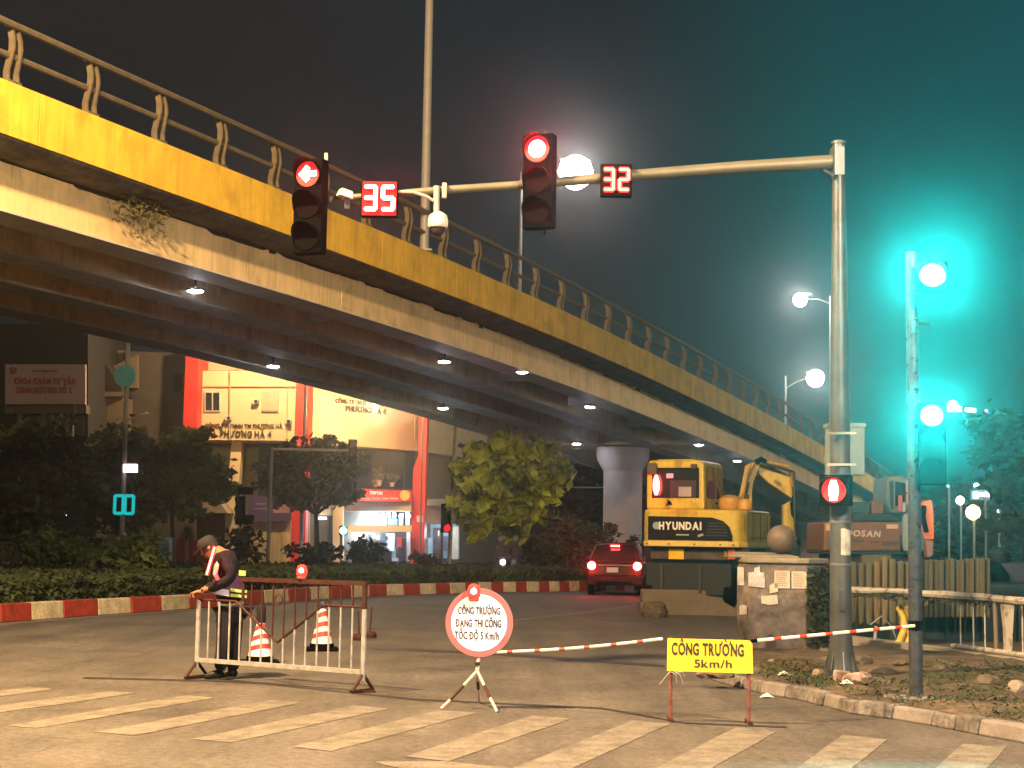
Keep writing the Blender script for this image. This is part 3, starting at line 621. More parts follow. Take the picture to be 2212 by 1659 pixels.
# ------------------------------------------------------------ round sign on tripod
YS = G(1020, 1531).y; sc0 = P(1035, 1345, YS); RS = 73/F*YS
sg = thing('round_sign', 'round white sign with red rim and three lines of writing on a striped tripod', 'road sign', G(1022, 1531))
# the board turns a little to the left, the right rim catches the light
yaw = R(-6); ax = Vector((math.cos(yaw), math.sin(yaw), 0)); nn = Vector((math.sin(yaw), -math.cos(yaw), 0))
def ringpts(c, r, n=48): return [c + ax*(r*math.cos(2*math.pi*k/n)) + Vector((0, 0, r*math.sin(2*math.pi*k/n))) for k in range(n)]
retro = M('retro_white_glow', (.88, .80, .84), .35, var=.04, emit=(1, .93, .97), es=.42); retror = M('retro_red_glow', (.42, .14, .16), .4, var=.1, emit=(1, .4, .45), es=.10)  # headlight return put into the sign colours as glow
MB().prism(ringpts(sc0, RS), -nn*.02).build('board', lampw, sg)
a_ = ringpts(sc0+nn*.003, RS*.995); b_ = ringpts(sc0+nn*.003, RS*.83); n_ = len(a_)
MB().add(a_+b_, [(i, (i+1) % n_, n_+(i+1) % n_, n_+i) for i in range(n_)]).build('rim', retror, sg)
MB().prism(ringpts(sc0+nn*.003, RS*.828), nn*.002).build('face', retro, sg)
inkm = M('black_ink', (.03, .025, .03), .6, var=.1); wornink = M('worn_ink', (.22, .18, .20), .6, var=.2)
def sline(s, px0, px1, py, hp, mat=inkm, bold=.018, y1=None):
    p0, p1 = P(px0, py, YS), P(px1, y1 or py, YS); k = 1/F*YS
    q0 = sc0+ax*((px0-1035)*k)+Vector((0, 0, -(py-1345)*k)); q1 = sc0+ax*((px1-1035)*k)+Vector((0, 0, -((y1 or py)-1345)*k)); 
    text(s, q0+nn*.008, q1+nn*.008, hp*k, mat, sg, bold=bold, ext=.004)
sline('CÔNG TRƯỜNG', 989, 1080, 1327, 15); sline('ĐANG THI CÔNG', 984, 1083, 1354, 16); sline('TỐC ĐỘ 5 Km/h', 983, 1078, 1380, 16)
stm = M('tripod_white', (.55, .50, .46), .5, var=.2); tr0 = P(1031, 1449, YS)
MB().tube([sc0-Vector((0, 0, RS*.9))-nn*.03, tr0], .019, 10).build('pole', stm, sg); MB().lathe(P(1031, 1437, YS), [(.024, 0), (.024, .03)], 12).build('collar', rust, sg)
for (a, b, yb, seg) in ((953, 1533, 0, (0, .38, .75)), (1074, 1540, 0, (0, .36, .66)), (1035, 1519, 0, (0, .3, .55))):
    e = G(a, b); q = [tr0.lerp(e, k) for k in seg]
    MB().tube([q[0], q[1]], .014, 8).build('leg', stm, sg); MB().tube([q[1], q[2]], .0145, 8).build('leg', rust, sg); MB().tube([q[2], e+Vector((0, 0, .01))], .014, 8).build('leg', stm, sg)
beacon(sc0+nn*.075+Vector((-.045, 0, RS*.62)), 'glowing red beacon hung over the top of the round sign', r=.06, h=.12)
# ------------------------------------------------------------ yellow sign
YY = G(1530, 1560).y; ys = thing('work_sign', 'yellow rectangular sign on two rusty legs reading roadworks and 5km/h', 'road sign', G(1530, 1560))
yel = M('retro_yellow_glow', (.86, .62, .04), .4, var=.05, emit=(1, .70, .05), es=.32)  # headlight falling on the board put in as glow
def yq(x, y, d=0): return P(x, y, YY-(x-1442)*.0006-d)
cor = [(1444, 1379), (1614, 1383), (1621, 1385), (1625, 1391), (1627, 1455), (1441, 1449), (1442, 1381)]
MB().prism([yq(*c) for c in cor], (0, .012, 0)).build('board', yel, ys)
text('CÔNG TRƯỜNG', yq(1451, 1413.5, .005), yq(1607, 1417.5, .005), 25/F*YY, inkm, ys, bold=.028, ext=.004)
text('5km/h', yq(1500, 1441.5, .005), yq(1581, 1443, .005), 17/F*YY, inkm, ys, bold=.012, ext=.004)
for (x, yt_, yb_) in ((1449, 1376, 1558), (1618, 1383, 1564)):
    g0 = G(x, yb_); tp = Vector((P(x, yt_, g0.y).x, g0.y+.02, P(x, yt_, g0.y).z)); MB().tube([g0+Vector((0, .02, 0)), tp], .017, 8).build('leg', M('faded_red_leg', (.20, .07, .06), .6, var=.4, scale=10), ys)
    MB().tube([g0+Vector((-.0, -.12, .015)), g0+Vector((0, .16, .015))], .017, 8).build('foot', rust, ys)
for (a, b) in (((1449, 1450), (1425, 1478)), ((1460, 1452), (1480, 1462)), ((1455, 1450), (1476, 1478)), ((1450, 1452), (1462, 1474))):
    MB().tube([yq(*a, .02), yq((a[0]+b[0])/2+4, (a[1]+b[1])/2-6, .03), yq(*b, .02)], .004, 5).build('string', lampw, ys)
# ------------------------------------------------------------ striped poles
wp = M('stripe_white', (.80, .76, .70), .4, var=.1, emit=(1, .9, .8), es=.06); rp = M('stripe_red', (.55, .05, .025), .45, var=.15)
def striped(p0, p1, segs, label, sag=0.0, r=.014):
    t = thing('striped_pole', label, 'barrier pole', Vector(p0), 0, 'red and white poles closing the lane'); p0, p1 = Vector(p0), Vector(p1); L = 0; tot = sum(a for a, _ in segs)
    for a, c in segs:
        f0, f1 = L/tot, (L+a)/tot; L += a; q = []
        for k in range(3):
            f = f0+(f1-f0)*k/2; p = p0.lerp(p1, f); p.z -= sag*math.sin(math.pi*min(1, f)); q.append(p)
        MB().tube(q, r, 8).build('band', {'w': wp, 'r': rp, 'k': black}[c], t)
    return t
zL = P(1072, 1409, YS); zR = P(1431, 1380, YY+.05)
striped(zL, zR, [(52, 'w'), (26, 'r'), (100, 'w'), (26, 'r'), (86, 'w'), (26, 'r'), (84, 'w'), (26, 'r'), (92, 'w'), (26, 'r'), (88, 'w'), (26, 'r'), (80, 'w')], 'longer red and white pole between the round sign and the yellow sign', sag=.02)
striped(P(1622, 1385, YY+.04), P(1975, 1352, YG-.075), [(22, 'k'), (62, 'w'), (28, 'r'), (70, 'w'), (28, 'r'), (72, 'w'), (28, 'r'), (66, 'w'), (28, 'r'), (66, 'w'), (28, 'r'), (62, 'w'), (28, 'r'), (54, 'w')], 'red and white pole from the yellow sign to the slim signal post', r=.015)
# ------------------------------------------------------------ traffic cones
def cone(px, py, h, label, cover, lean=0):
    g = G(px, py); t = thing('traffic_cone', label, 'traffic cone', g, 0, 'traffic cones behind the barrier'); z0 = .10; r0, r1 = .15, .045
    MB().box(g+Vector((0, 0, .022)), (.46, .46, .044), rz=.2).build('base', black, t, bevel=.01); MB().lathe(g, [(.17, .045), (.165, .10)], 20).build('skirt', black, t)
    n = 7
    for k in range(n):                      # slanting bands wrapped round the body
        vs = []; m = 20
        for j in range(m+1):
            a = 2*math.pi*j/m; sl = .035*math.cos(a+.9)
            for e in (k/n, (k+1)/n):
                hh = e*(h-z0)+(sl if 0 < e < 1 else 0); rr = r0+(r1-r0)*hh/(h-z0); vs.append(g+Vector((rr*math.cos(a), rr*math.sin(a), z0+hh)))
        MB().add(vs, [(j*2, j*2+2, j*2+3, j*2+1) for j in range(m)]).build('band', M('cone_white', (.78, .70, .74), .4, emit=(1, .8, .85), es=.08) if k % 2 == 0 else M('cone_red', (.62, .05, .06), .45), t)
    if cover:
        MB().lathe(g+Vector((0, 0, h-.02)), [(.050, 0), (.062, .04), (.055, .11), (.06, .18), (.035, .23), (.01, .24)], 12).build('cover', M('dark_bag', (.010, .007, .007), .8, var=.5), t, smooth=True)
    else: MB().lathe(g+Vector((0, 0, h)), [(.048, 0), (.05, .07), (.035, .10), (.03, .10)], 14).build('cap', M('blue_cap', (.03, .03, .08), .6), t)
cone(561, 1434, .52, 'traffic cone with a dark bag over its tip behind the barrier', True); cone(695, 1405, .58, 'traffic cone with dark blue cap behind the barrier right half', False)
for i, (px, py, h) in enumerate(((775, 1383, .45), (799, 1377, .48))):
    g = G(px, py); t = thing('weighted_stake', ('thin stake in a heavy round foot beside the right barrier post', 'thin stake in a heavy round foot farther right of the barrier post')[i], 'stake', g, 0, 'weighted stakes right of the barrier')
    MB().lathe(g, [(.10, 0), (.11, .05), (.07, .10)], 14).build('foot', rust, t); MB().tube([g+Vector((0, 0, .1)), g+Vector((-.02+.04*i, 0, h))], .014, 6).build('rod', rust, t)
# ------------------------------------------------------------ the guard
YP = 17.82
def pv_(x, y, d=0): return P(x, y, YP+d)
skin = M('skin', (.30, .14, .08), .55, var=.1); jacket = M('navy_jacket', (.012, .011, .018), .85, var=.4, scale=9, bump=.9, bscale=14, spec=.15); trous = M('navy_trousers', (.011, .011, .018), .85, var=.3, scale=8)
vestm = M('purple_vest', (.10, .035, .10), .75, var=.25, scale=10); shoe = M('black_shoe', (.012, .012, .014), .4); cap_ = M('black_cap', (.012, .012, .015), .8)
fg = G(484, 1466); man = thing('person', 'guard in dark uniform and reflective vest bending over the barrier end', 'person', fg)
k1 = F/YP
def K(px_): return px_/k1
# body: head, neck, arms with hands (one surface under the clothes)
bv = [pv_(499, 1300, .02), pv_(494, 1262), pv_(484, 1222), pv_(474, 1197), pv_(465, 1187), pv_(457, 1180), pv_(451, 1186),
      pv_(484, 1200, -.17), pv_(501, 1247, -.2), pv_(462, 1268, -.16), pv_(440, 1276, -.10),
      pv_(476, 1202, .15), pv_(478, 1246, .2), pv_(452, 1266, .14), pv_(434, 1277, .05)]
be = [(0, 1), (1, 2), (2, 3), (3, 4), (4, 5), (5, 6), (3, 7), (7, 8), (8, 9), (9, 10), (3, 11), (11, 12), (12, 13), (13, 14)]
br = [(.12, .10), (.12, .09), (.14, .10), (.10, .08), .055, .085, .075, .05, .042, .034, .026, .05, .042, .034, .026]
body = skinned('body', bv, be, br, skin, man)
# a proper head over the neck
hc = pv_(452, 1184)
hd_ = MB(); prof = [(.012, -.115), (.045, -.105), (.066, -.07), (.078, -.02), (.084, .03), (.078, .075), (.05, .105), (.012, .117)]
hd_.lathe((0, 0, 0), prof, 20); tilt = Matrix.Translation(hc) @ Matrix.Rotation(R(-32), 4, 'Y') @ Matrix.Diagonal((1.12, .95, 1.05, 1))
hd_.v = [tilt @ Vector(v) for v in hd_.v]; hd = hd_.build('head', skin, man, smooth=True)
def hp(x, y, z): return tilt @ Vector((x, y, z))
MB().add([hp(-.082, 0, .022), hp(-.078, -.018, -.018), hp(-.078, .018, -.018), hp(-.108, 0, -.018), hp(-.074, 0, -.03)], [(0, 1, 3), (0, 3, 2), (1, 4, 3), (3, 4, 2)]).build('nose', skin, hd)
for sy in (-1, 1): MB().lathe(hp(-.070, sy*.03, .02), [(.004, -.004), (.009, 0), (.004, .004)], 8).build('eye', M('eye', (.02, .015, .012), .3, var=0), hd); MB().lathe(hp(.01, sy*.082, -.005), [(.012, -.02), (.02, 0), (.012, .022)], 8).build('ear', skin, hd)
MB().box(hp(-.074, 0, -.055), (.012, .045, .010)).build('mouth', M('lips', (.22, .07, .06), .5), hd)
hair = MB().lathe((0, 0, 0), [(.089, -.03), (.092, .03), (.085, .078), (.055, .112), (.012, .124)], 18); hair.v = [tilt @ Vector((v[0]+.012, v[1], v[2])) for v in hair.v]; hair.build('hair', M('black_hair', (.01, .008, .007), .7), man, smooth=True)
capm = MB().lathe((0, 0, 0), [(.098, .03), (.10, .05), (.095, .09), (.06, .125), (.012, .132)], 20); capm.v = [tilt @ Vector(v) for v in capm.v]; cp = capm.build('cap', cap_, man, smooth=True)
MB().add([hp(-.07, -.07, .04), hp(-.16, -.05, .022), hp(-.175, 0, .018), hp(-.16, .05, .022), hp(-.07, .07, .04), hp(-.07, -.07, .048), hp(-.16, -.05, .032), hp(-.175, 0, .028), hp(-.16, .05, .032), hp(-.07, .07, .048)],
         [(0, 1, 2, 3, 4), (9, 8, 7, 6, 5), (0, 5, 6, 1), (1, 6, 7, 2), (2, 7, 8, 3), (3, 8, 9, 4)]).build('peak', cap_, cp)
# jacket with sleeves, vest, trousers, shoes
jv = [pv_(500, 1306, .02), pv_(497, 1276), pv_(489, 1238), pv_(481, 1208), pv_(474, 1196),
      pv_(486, 1202, -.17), pv_(503, 1247, -.21), pv_(466, 1267, -.17), pv_(450, 1273, -.12),
      pv_(478, 1204, .15), pv_(480, 1247, .2), pv_(456, 1265, .15), pv_(444, 1273, .08)]
je = [(0, 1), (1, 2), (2, 3), (3, 4), (3, 5), (5, 6), (6, 7), (7, 8), (3, 9), (9, 10), (10, 11), (11, 12)]
skinned('jacket', jv, je, [(.185, .17), (.175, .16), (.18, .15), (.16, .12), .08, .085, .07, .058, .05, .085, .07, .058, .05], jacket, man)
skinned('vest', [pv_(500, 1296, .02), pv_(497, 1274), pv_(489, 1238), pv_(481, 1212)], [(0, 1), (1, 2), (2, 3)], [(.19, .175), (.185, .17), (.187, .157), (.165, .13)], vestm, man)
tv = [pv_(500, 1300, .02), pv_(488, 1322, -.09), pv_(484, 1385, -.11), pv_(475, 1452, -.10), pv_(506, 1322, .08), pv_(505, 1385, .10), pv_(503, 1452, .10)]
skinned('trousers', tv, [(0, 1), (1, 2), (2, 3), (0, 4), (4, 5), (5, 6)], [(.17, .16), (.115, .12), (.088, .095), (.078, .08), (.115, .12), (.088, .095), (.078, .08)], trous, man)
for (x, d) in ((474, -.10), (503, .10)):
    c = pv_(x, 1460, d); c.z = .045; sv = [c+Vector((.06, 0, .0)), c+Vector((-.02, 0, .02)), c+Vector((-.13, 0, -.012)), c+Vector((-.18, 0, -.02))]
    skinned('shoe', sv, [(0, 1), (1, 2), (2, 3)], [(.042, .045), (.05, .055), (.045, .038), (.028, .022)], shoe, man)
# hands with five fingers each closing on the post top
for (wx, wy, d) in ((440, 1276, -.10), (434, 1277, .05)):
    w0 = pv_(wx, wy, d); palm = w0+Vector((-.045, 0, -.012)); hv = [w0, palm]; hr = [.024, (.036, .022)]; he = [(0, 1)]
    for j in range(4):
        a = palm+Vector((-.025, (j-1.5)*.02, .0)); L = (.07, .08, .075, .058)[j]; i0 = len(hv)
        hv += [a, a+Vector((-L*.45, 0, -.012)), a+Vector((-L*.62, 0, -.045)), a+Vector((-L*.45, 0, -.068))]; hr += [.0105, .0095, .009, .008]; he += [(1, i0), (i0, i0+1), (i0+1, i0+2), (i0+2, i0+3)]
    sgn = -1 if d < 0 else 1; i0 = len(hv); hv += [w0+Vector((-.03, -.03*sgn, -.006)), w0+Vector((-.055, -.05*sgn, -.028)), w0+Vector((-.075, -.045*sgn, -.05))]; hr += [.012, .0105, .009]; he += [(0, i0), (i0, i0+1), (i0+1, i0+2)]
    skinned('hand', hv, he, hr, skin, man)
# reflective bands following the torso
def band(c, rx, ry, h, a0, a1, mat, nm='reflective_band', tl=-.12):
    vs = []; m = 16
    for k in range(m+1):
        a = R(a0+(a1-a0)*k/m)
        for dz in (-h/2, h/2): x = rx*math.cos(a); vs.append(c+Vector((x, ry*math.sin(a), dz+tl*-x+.0)))
    return MB().add(vs, [(2*k, 2*k+2, 2*k+3, 2*k+1) for k in range(m)]).build(nm, mat, man)
lime = M('lime_reflective_glow', (.75, .85, .18), .4, emit=(.9, 1, .2), es=.35, var=.1); silv = M('silver_band', (.42, .46, .56), .4, var=.1, emit=(.6, .7, 1), es=.06); pinkb = M('lit_strap', (.8, .25, .25), .5, var=.1)  # returned light put into the bands as glow, red light into the strap colour
cw = pv_(494, 1277, 0)
for dz in (-.028, .028): band(cw+Vector((0, 0, dz)), .20, .185, .032, -75, 20, lime, tl=.14)
band(cw+Vector((-.0, 0, -.01)), .20, .185, .07, -152, -78, silv, tl=.14)
cs = pv_(494, 1230, 0); band(cs+Vector((.0, 0, -.02)), .19, .17, .06, -45, 10, lime, tl=.1)
strap = [pv_(474, 1256, -.20), pv_(465, 1240, -.205), pv_(468, 1222, -.19), pv_(478, 1204, -.15), pv_(488, 1196, -.08)]
sv_ = []
for p in strap: sv_ += [p+Vector((-.025, -.008, 0)), p+Vector((.025, -.008, .0))]
MB().add(sv_, [(2*k, 2*k+1, 2*k+3, 2*k+2) for k in range(len(strap)-1)]).build('shoulder_strap', pinkb, man)
# glowing baton clipped on the chest
q0, q1 = pv_(464, 1180, -.30), pv_(447, 1243, -.30)
point('strap_light', pv_(452, 1205, -.42), 7, (1, .06, .05), .05, man); bt = thing('light_baton', 'glowing red light stick clipped to the front of the guard', 'light stick', q1)
MB().tube([q1, q0], .021, 10).build('tube', glow('baton_red', (1, .02, .015), 2.5), bt); MB().tube([q1+Vector((0, -.017, .01)), q0+Vector((0, -.017, -.01))], .010, 8).build('light_core', glow('baton_core', (1, .2, .12), 12), bt); MB().tube([q1-(q0-q1).normalized()*.07, q1], .016, 10).build('grip', black, bt)
# ------------------------------------------------------------ old concrete kiosk base with notices and ball
kb = G(1660, 1425); YK = kb.y; blk = thing('masonry_block', 'squat stained masonry block with lid, covered in torn notices', 'masonry block', kb)
stain = M('stained_plaster', (.065, .060, .055), .9, var=.55, scale=2.2, bump=.6, bscale=9, c2=(.15, .128, .12)); _fine(stain, 7, .35)
# corner post that turns towards the left, main face, ivy side
base = [P(1592, 1405, YK+.30), P(1616, 1420, YK-.02), P(1745, 1420, YK-.10), P(1786, 1410, YK+.35), P(1700, 1400, YK+1.2), P(1610, 1400, YK+1.1)]
zt_k = P(1600, 1216, YK).z; fp = [(p.x, p.y, .0) for p in base]
MB().prism(fp, (0, 0, zt_k)).build('plinth', stain, blk, bevel=.03)
lid = [(p[0]+(p[0]-kb.x)*.035-.0, p[1]+(-.04 if p[1] < YK+.5 else .04), zt_k+.001) for p in fp]
MB().prism(lid, (0, 0, .075)).build('lid', M('lid_concrete', (.20, .18, .14), .9, var=.4, scale=4, bump=.5), blk, bevel=.02)
MB().prism([(kb.x-.55, YK+.15, zt_k+.07), (kb.x+.45, YK+.1, zt_k+.07), (kb.x+.3, YK+.9, zt_k+.12), (kb.x-.35, YK+.9, zt_k+.12)], (0, 0, .03)).build('lid_crown', M('lid_concrete', (.2, .18, .14)), blk, bevel=.02)
bc_ = P(1688, 1165, YK+.5); rb_ = 31/F*(YK+.5); bl = tag(MB().lathe(bc_, [(rb_*math.sin(a), -rb_*math.cos(a)) for a in np.linspace(.02, math.pi-.02, 18)], 28).build('stone_ball', M('ball_concrete', (.10, .078, .065), .55, var=.25, scale=5, bump=.2), smooth=True), 'brown stone ball resting on top of the masonry block', 'ball')
def facept(i, u, z, d=.012):
    a, b = base[i], base[i+1]; q = a.lerp(b, u); n = Vector(((b-a).y, -(b-a).x, 0)).normalized(); return Vector((q.x, q.y, 0))+n*d+Vector((0, 0, z))
paper = M('poster_paper', (.46, .41, .36), .9, var=.15, scale=6); paperb = M('lilac_paper', (.42, .42, .47), .9, var=.35, scale=10)
zz = lambda y: P(1660, y, YK).z
def note(i, u0, u1, y0, y1, mat, torn=False, lines=0):
    j = (lambda: random.uniform(-.02, .02)) if torn else (lambda: 0)
    n = MB().prism([facept(i, u0, zz(y1)+j()), facept(i, (u0+u1)/2, zz(y1)+j()), facept(i, u1, zz(y1)+j()), facept(i, u1, zz((y0+y1)/2)+j()), facept(i, u1-abs(j()), zz(y0)+j()), facept(i, (u0+u1)/2, zz(y0)+j()), facept(i, u0, zz(y0)+j())], (0, -.004, 0)).build('notice', mat, blk)
    for k in range(lines):
        y = y0+(y1-y0)*(k+1.2)/(lines+1.6); L = random.uniform(.7, .86)
        MB().prism([facept(i, u0+(u1-u0)*.1, zz(y)-.005, .018), facept(i, u0+(u1-u0)*L, zz(y)-.005, .018), facept(i, u0+(u1-u0)*L, zz(y)+.005, .018), facept(i, u0+(u1-u0)*.1, zz(y)+.005, .018)], (0, -.002, 0)).build('print_line', M('faint_print', (.34, .22, .20), .9), n)
    return n
note(1, .44, .70, 1232, 1270, paper, lines=7); note(1, .73, .985, 1233, 1270, paper, lines=7)
note(1, .0, .28, 1236, 1268, paperb, True); note(1, .10, .2, 1224, 1240, paperb, True); note(1, .22, .50, 1284, 1306, paper, True); note(0, .3, .95, 1308, 1330, paperb, True); note(0, .1, .7, 1226, 1266, paperb)
note(1, .36, .5, 1262, 1280, paper, True)
MB().prism([facept(1, .30, zz(1400), .02)]+[facept(1, .38+.08*math.cos(a), zz(1385)+.10*math.sin(a), .02) for a in np.linspace(math.pi, 0, 9)]+[facept(1, .46, zz(1400), .02)], (0, -.006, 0)).build('arched_patch', M('dark_patch', (.06, .045, .04), .9), blk)
ivy = leafmesh('creeper', np.array([facept(2, RNG.uniform(-.15, 1.0), zz(1225+RNG.uniform(0, 165)), .03+RNG.uniform(0, .05)) for _ in range(900)]), .035, M('creeper_leaf', (.045, .05, .02), .8, var=.4))
tag(ivy, 'dark creeper covering the right side of the masonry block', 'creeper')
# low road wall to its left
jw = thing('road_wall', 'low tan concrete wall left of the masonry block', 'wall', G(1490, 1328)); YJ = G(1490, 1328).y; jm = M('road_wall_concrete', (.12, .10, .072), .85, var=.2, scale=3, bump=.3)
MB().slab([(1383, 1301, YJ), (1596, 1296, YJ-.3), (1596, 1332, YJ-.3), (1384, 1333, YJ)], .9).build('footing', jm, jw, bevel=.02)
MB().slab([(1387, 1273, YJ+.12), (1596, 1275, YJ-.2), (1596, 1300, YJ-.2), (1387, 1302, YJ+.12)], .55).build('wall', jm, jw, bevel=.03)
MB().lathe(G(1413, 1334)+Vector((0, 0, .0)), [(.26, 0), (.30, .12), (.22, .3), (.1, .34)], 10).build('rubble_heap', dirt, jw)
# ------------------------------------------------------------ rubble round the mast
def rock(px, py, r, mat, label, sq=.7):
    g = G(px, py, PH+.0); bm = bmesh.new(); bmesh.ops.create_icosphere(bm, subdivisions=2, radius=r)
    sd_ = random.uniform(0, 50)
    for v in bm.verts: v.co *= 1+.35*mnoise.noise(v.co*(1.2/r)+Vector((sd_, 0, 0))); v.co.z *= sq
    me = bpy.data.meshes.new('rock'); bm.to_mesh(me); bm.free(); me.materials.append(mat); o = bpy.data.objects.new('rock', me); col.objects.link(o); o.location = g+Vector((0, 0, r*sq*.6)); o.rotation_euler = (0, 0, random.uniform(0, 6)); tag(o, label, 'stone', 'loose stones round the mast foot'); return o
st1 = M('pale_stone', (.22, .18, .15), .85, var=.3, scale=8, bump=.4); st2 = M('brown_stone', (.09, .07, .052), .9, var=.4, scale=8, bump=.4); st3 = M('pink_rubble', (.38, .28, .25), .85, var=.15, scale=8)
for a in ((1771, 1468, .105, st1, 'round pale stone just left of the mast foot', .9), (1868, 1468, .10, st1, 'pale stone with orange stain just right of the mast foot', .7), (1722, 1441, .19, st2, 'flat brown slab by the masonry block corner', .35), (1745, 1456, .11, st2, 'brown stone between the block and the mast', .6),
          (1790, 1432, .14, st2, 'grey stone behind the left of the mast foot', .5), (1905, 1456, .22, st2, 'long flat slab right of the mast', .28), (1645, 1440, .09, st2, 'stone at the left foot of the block', .6), (1668, 1432, .07, st1, 'small pale stone against the block', .6), (1555, 1462, .22, st2, 'low brown mound behind the yellow sign', .3),
          (1516, 1462, .08, st1, 'pale pebble left of the yellow sign right leg', .7), (1735, 1407, .12, st2, 'stone half hidden behind the slab', .6), (1786, 1412, .16, st2, 'flat stones stacked behind the mast', .4), (1860, 1436, .18, st2, 'brown lump on the far side of the mast', .6), (1956, 1440, .2, st2, 'dark slab near the slim post', .35),
          (2128, 1486, .17, st2, 'mossy boulder right of the slim post', .7), (2196, 1500, .12, st1, 'pinkish stone near the right picture edge', .9), (2030, 1450, .1, st2, 'small stone under the railing', .6)):
    rock(a[0], a[1], a[2]*.8, a[3], a[4], a[5])
g = G(1829, 1472, PH+.03); t = thing('broken_slab', 'broken pinkish plaster pieces at the foot of the mast', 'rubble', g)
MB().box(g+Vector((-.06, -.03, .05)), (.18, .06, .13), rz=.1, ry=.1).build('piece', st3, t, bevel=.02); MB().box(g+Vector((.06, -.06, .035)), (.16, .05, .12), rz=-.15, ry=-.12).build('piece', st3, t, bevel=.02); MB().box(g+Vector((.0, -.1, .01)), (.14, .04, .1), ry=.3).build('piece', st3, t, bevel=.02)
for i, (px, py, z, lb) in enumerate(((1655, 1508, 0, 'crumpled white wrapper on the road by the kerb'), (1828, 1479, PH+.04, 'white scrap of paper in front of the mast'), (1691, 1460, PH+.04, 'tiny white scrap on the dirt left of the mast'))):
    g = G(px, py, z); o = MB().add([g+Vector((-.07, 0, .005)), g+Vector((0, -.04, .02)), g+Vector((.08, 0, .008)), g+Vector((.02, .05, .05)), g+Vector((-.03, .04, .03))], [(0, 1, 2), (0, 2, 3), (0, 3, 4)]).build('litter', white); tag(o, lb, 'litter', 'paper litter')
# grass tufts
def tuft_pts(n, xs, ys, z=PH):
    out = []
    for _ in range(n):
        p = G(random.uniform(*xs), random.uniform(*ys), z)
        if inside(p.x, p.y, ring): out.append((p.x, p.y, z+random.uniform(.02, .09)))
    return out
gp_ = np.array(tuft_pts(1500, (1690, 1900), (1470, 1510)) + tuft_pts(2600, (1880, 2180), (1462, 1530)) + tuft_pts(1500, (1640, 1800), (1440, 1490)) + tuft_pts(900, (2040, 2240), (1520, 1580)) + tuft_pts(1200, (1990, 2212), (1440, 1475)))
gp_ = gp_[[mnoise.noise(Vector((p[0]*1.8, p[1]*1.8, 0))) > -.08 for p in gp_]]
gr = leafmesh('grass', gp_, .024, M('grass_blade', (.035, .045, .016), .8, var=.4), asp=.25); gr['kind'] = 'stuff'; tag(gr, 'patchy low grass and weeds on the dirt corner', 'grass')
# ------------------------------------------------------------ yellow excavator
yelm = M('excavator_yellow', (.60, .44, .05), .32, var=.14, scale=3, spec=.5); yeld = M('worn_excavator_yellow', (.42, .27, .05), .5, var=.4, scale=6)
glass = M('dark_glass', (.015, .018, .02), .08, var=0, spec=.8); navy = M('navy_steel', (.006, .012, .016), .6, var=.3, scale=3); grime = M('grimy_steel', (.07, .06, .05), .7, .2, var=.5, scale=5)
YE = 36.0; _layer(yelm, (1, 1, .3), 4, .55, 1.0, .36, .5); _layer(yelm, (1, 1, 1), 20, .85, 1.05)
eb = P(1491, 1324, YE); eb.z = 0
ex = thing('excavator', 'yellow and black excavator seen from behind with folded boom to the right', 'excavator', eb, R(-24))
def loc_box(name, c, d, mat, par=ex, bv=.0, **k): return MB().box(c, d, **k).build(name, mat, par, world=False, bevel=bv)
plan = [(-1.18, .25), (-1.12, .08), (-.98, 0), (.86, 0), (1.08, .10), (1.2, .38), (1.24, 2.3), (-1.2, 2.3)]
hull = MB().prism([(x, y, 1.50) for x, y in plan], (0, 0, .84)).build('body', yelm, ex, world=False, bevel=.07)
MB().prism([(x*1.012, y-.02 if y < 1 else y, 1.50) for x, y in plan[:7]]+[(-1.2, .5, 1.5)], (0, 0, .12)).build('bumper_strip', M('bumper_cream', (.62, .48, .14), .5, var=.15), hull, world=False, bevel=.02)
bp_ = [(-1.0, 1.645), (.96, 1.645), (.97, 1.75), (.90, 1.95), (.76, 2.08), (.5, 2.16), (-1.0, 2.18)]
MB().prism([(x, -.004, z) for x, z in bp_], (0, -.02, 0)).build('black_panel', M('black_vinyl', (.006, .007, .009), .6, var=.2, spec=.12), hull, world=False)
for k in range(5): loc_box('vent_slat', (.62-.02*(k == 0), -.034, 1.76+.068*k), (.50-.03*k, .02, .022), dark, hull)
def ltext(s, x0, x1, z, h, mat, y=-.03, bold=.02, par=ex, shear=0, name='lettering'):
    m = wm(par); return text(s, m @ Vector((x0, y, z)), m @ Vector((x1, y, z)), h, mat, par, bold=bold, ext=.006, shear=shear, name=name)
ltext('HYUNDAI', -.74, .26, 1.885, .165, M('white_decal', (.72, .70, .66), .5, var=.05), bold=.045)
em_ = wm(ex)
MB().lathe((-.80, -.03, 1.965), [(.085, 0), (.085, .008)], 20, 'Y').build('emblem', M('blue_emblem', (.25, .35, .45), .5, var=.2), hull, world=False)
loc_box('model_plate', (-.18, -.03, 1.765), (.30, .008, .03), lampw, hull); loc_box('model_plate', (.24, -.03, 1.76), (.13, .008, .05), lampw, hull, ry=-.3)
ltext('0913908528', -.55, .16, 2.215, .085, M('faded_orange_print', (.50, .22, .04), .6), y=-.004, bold=.01)
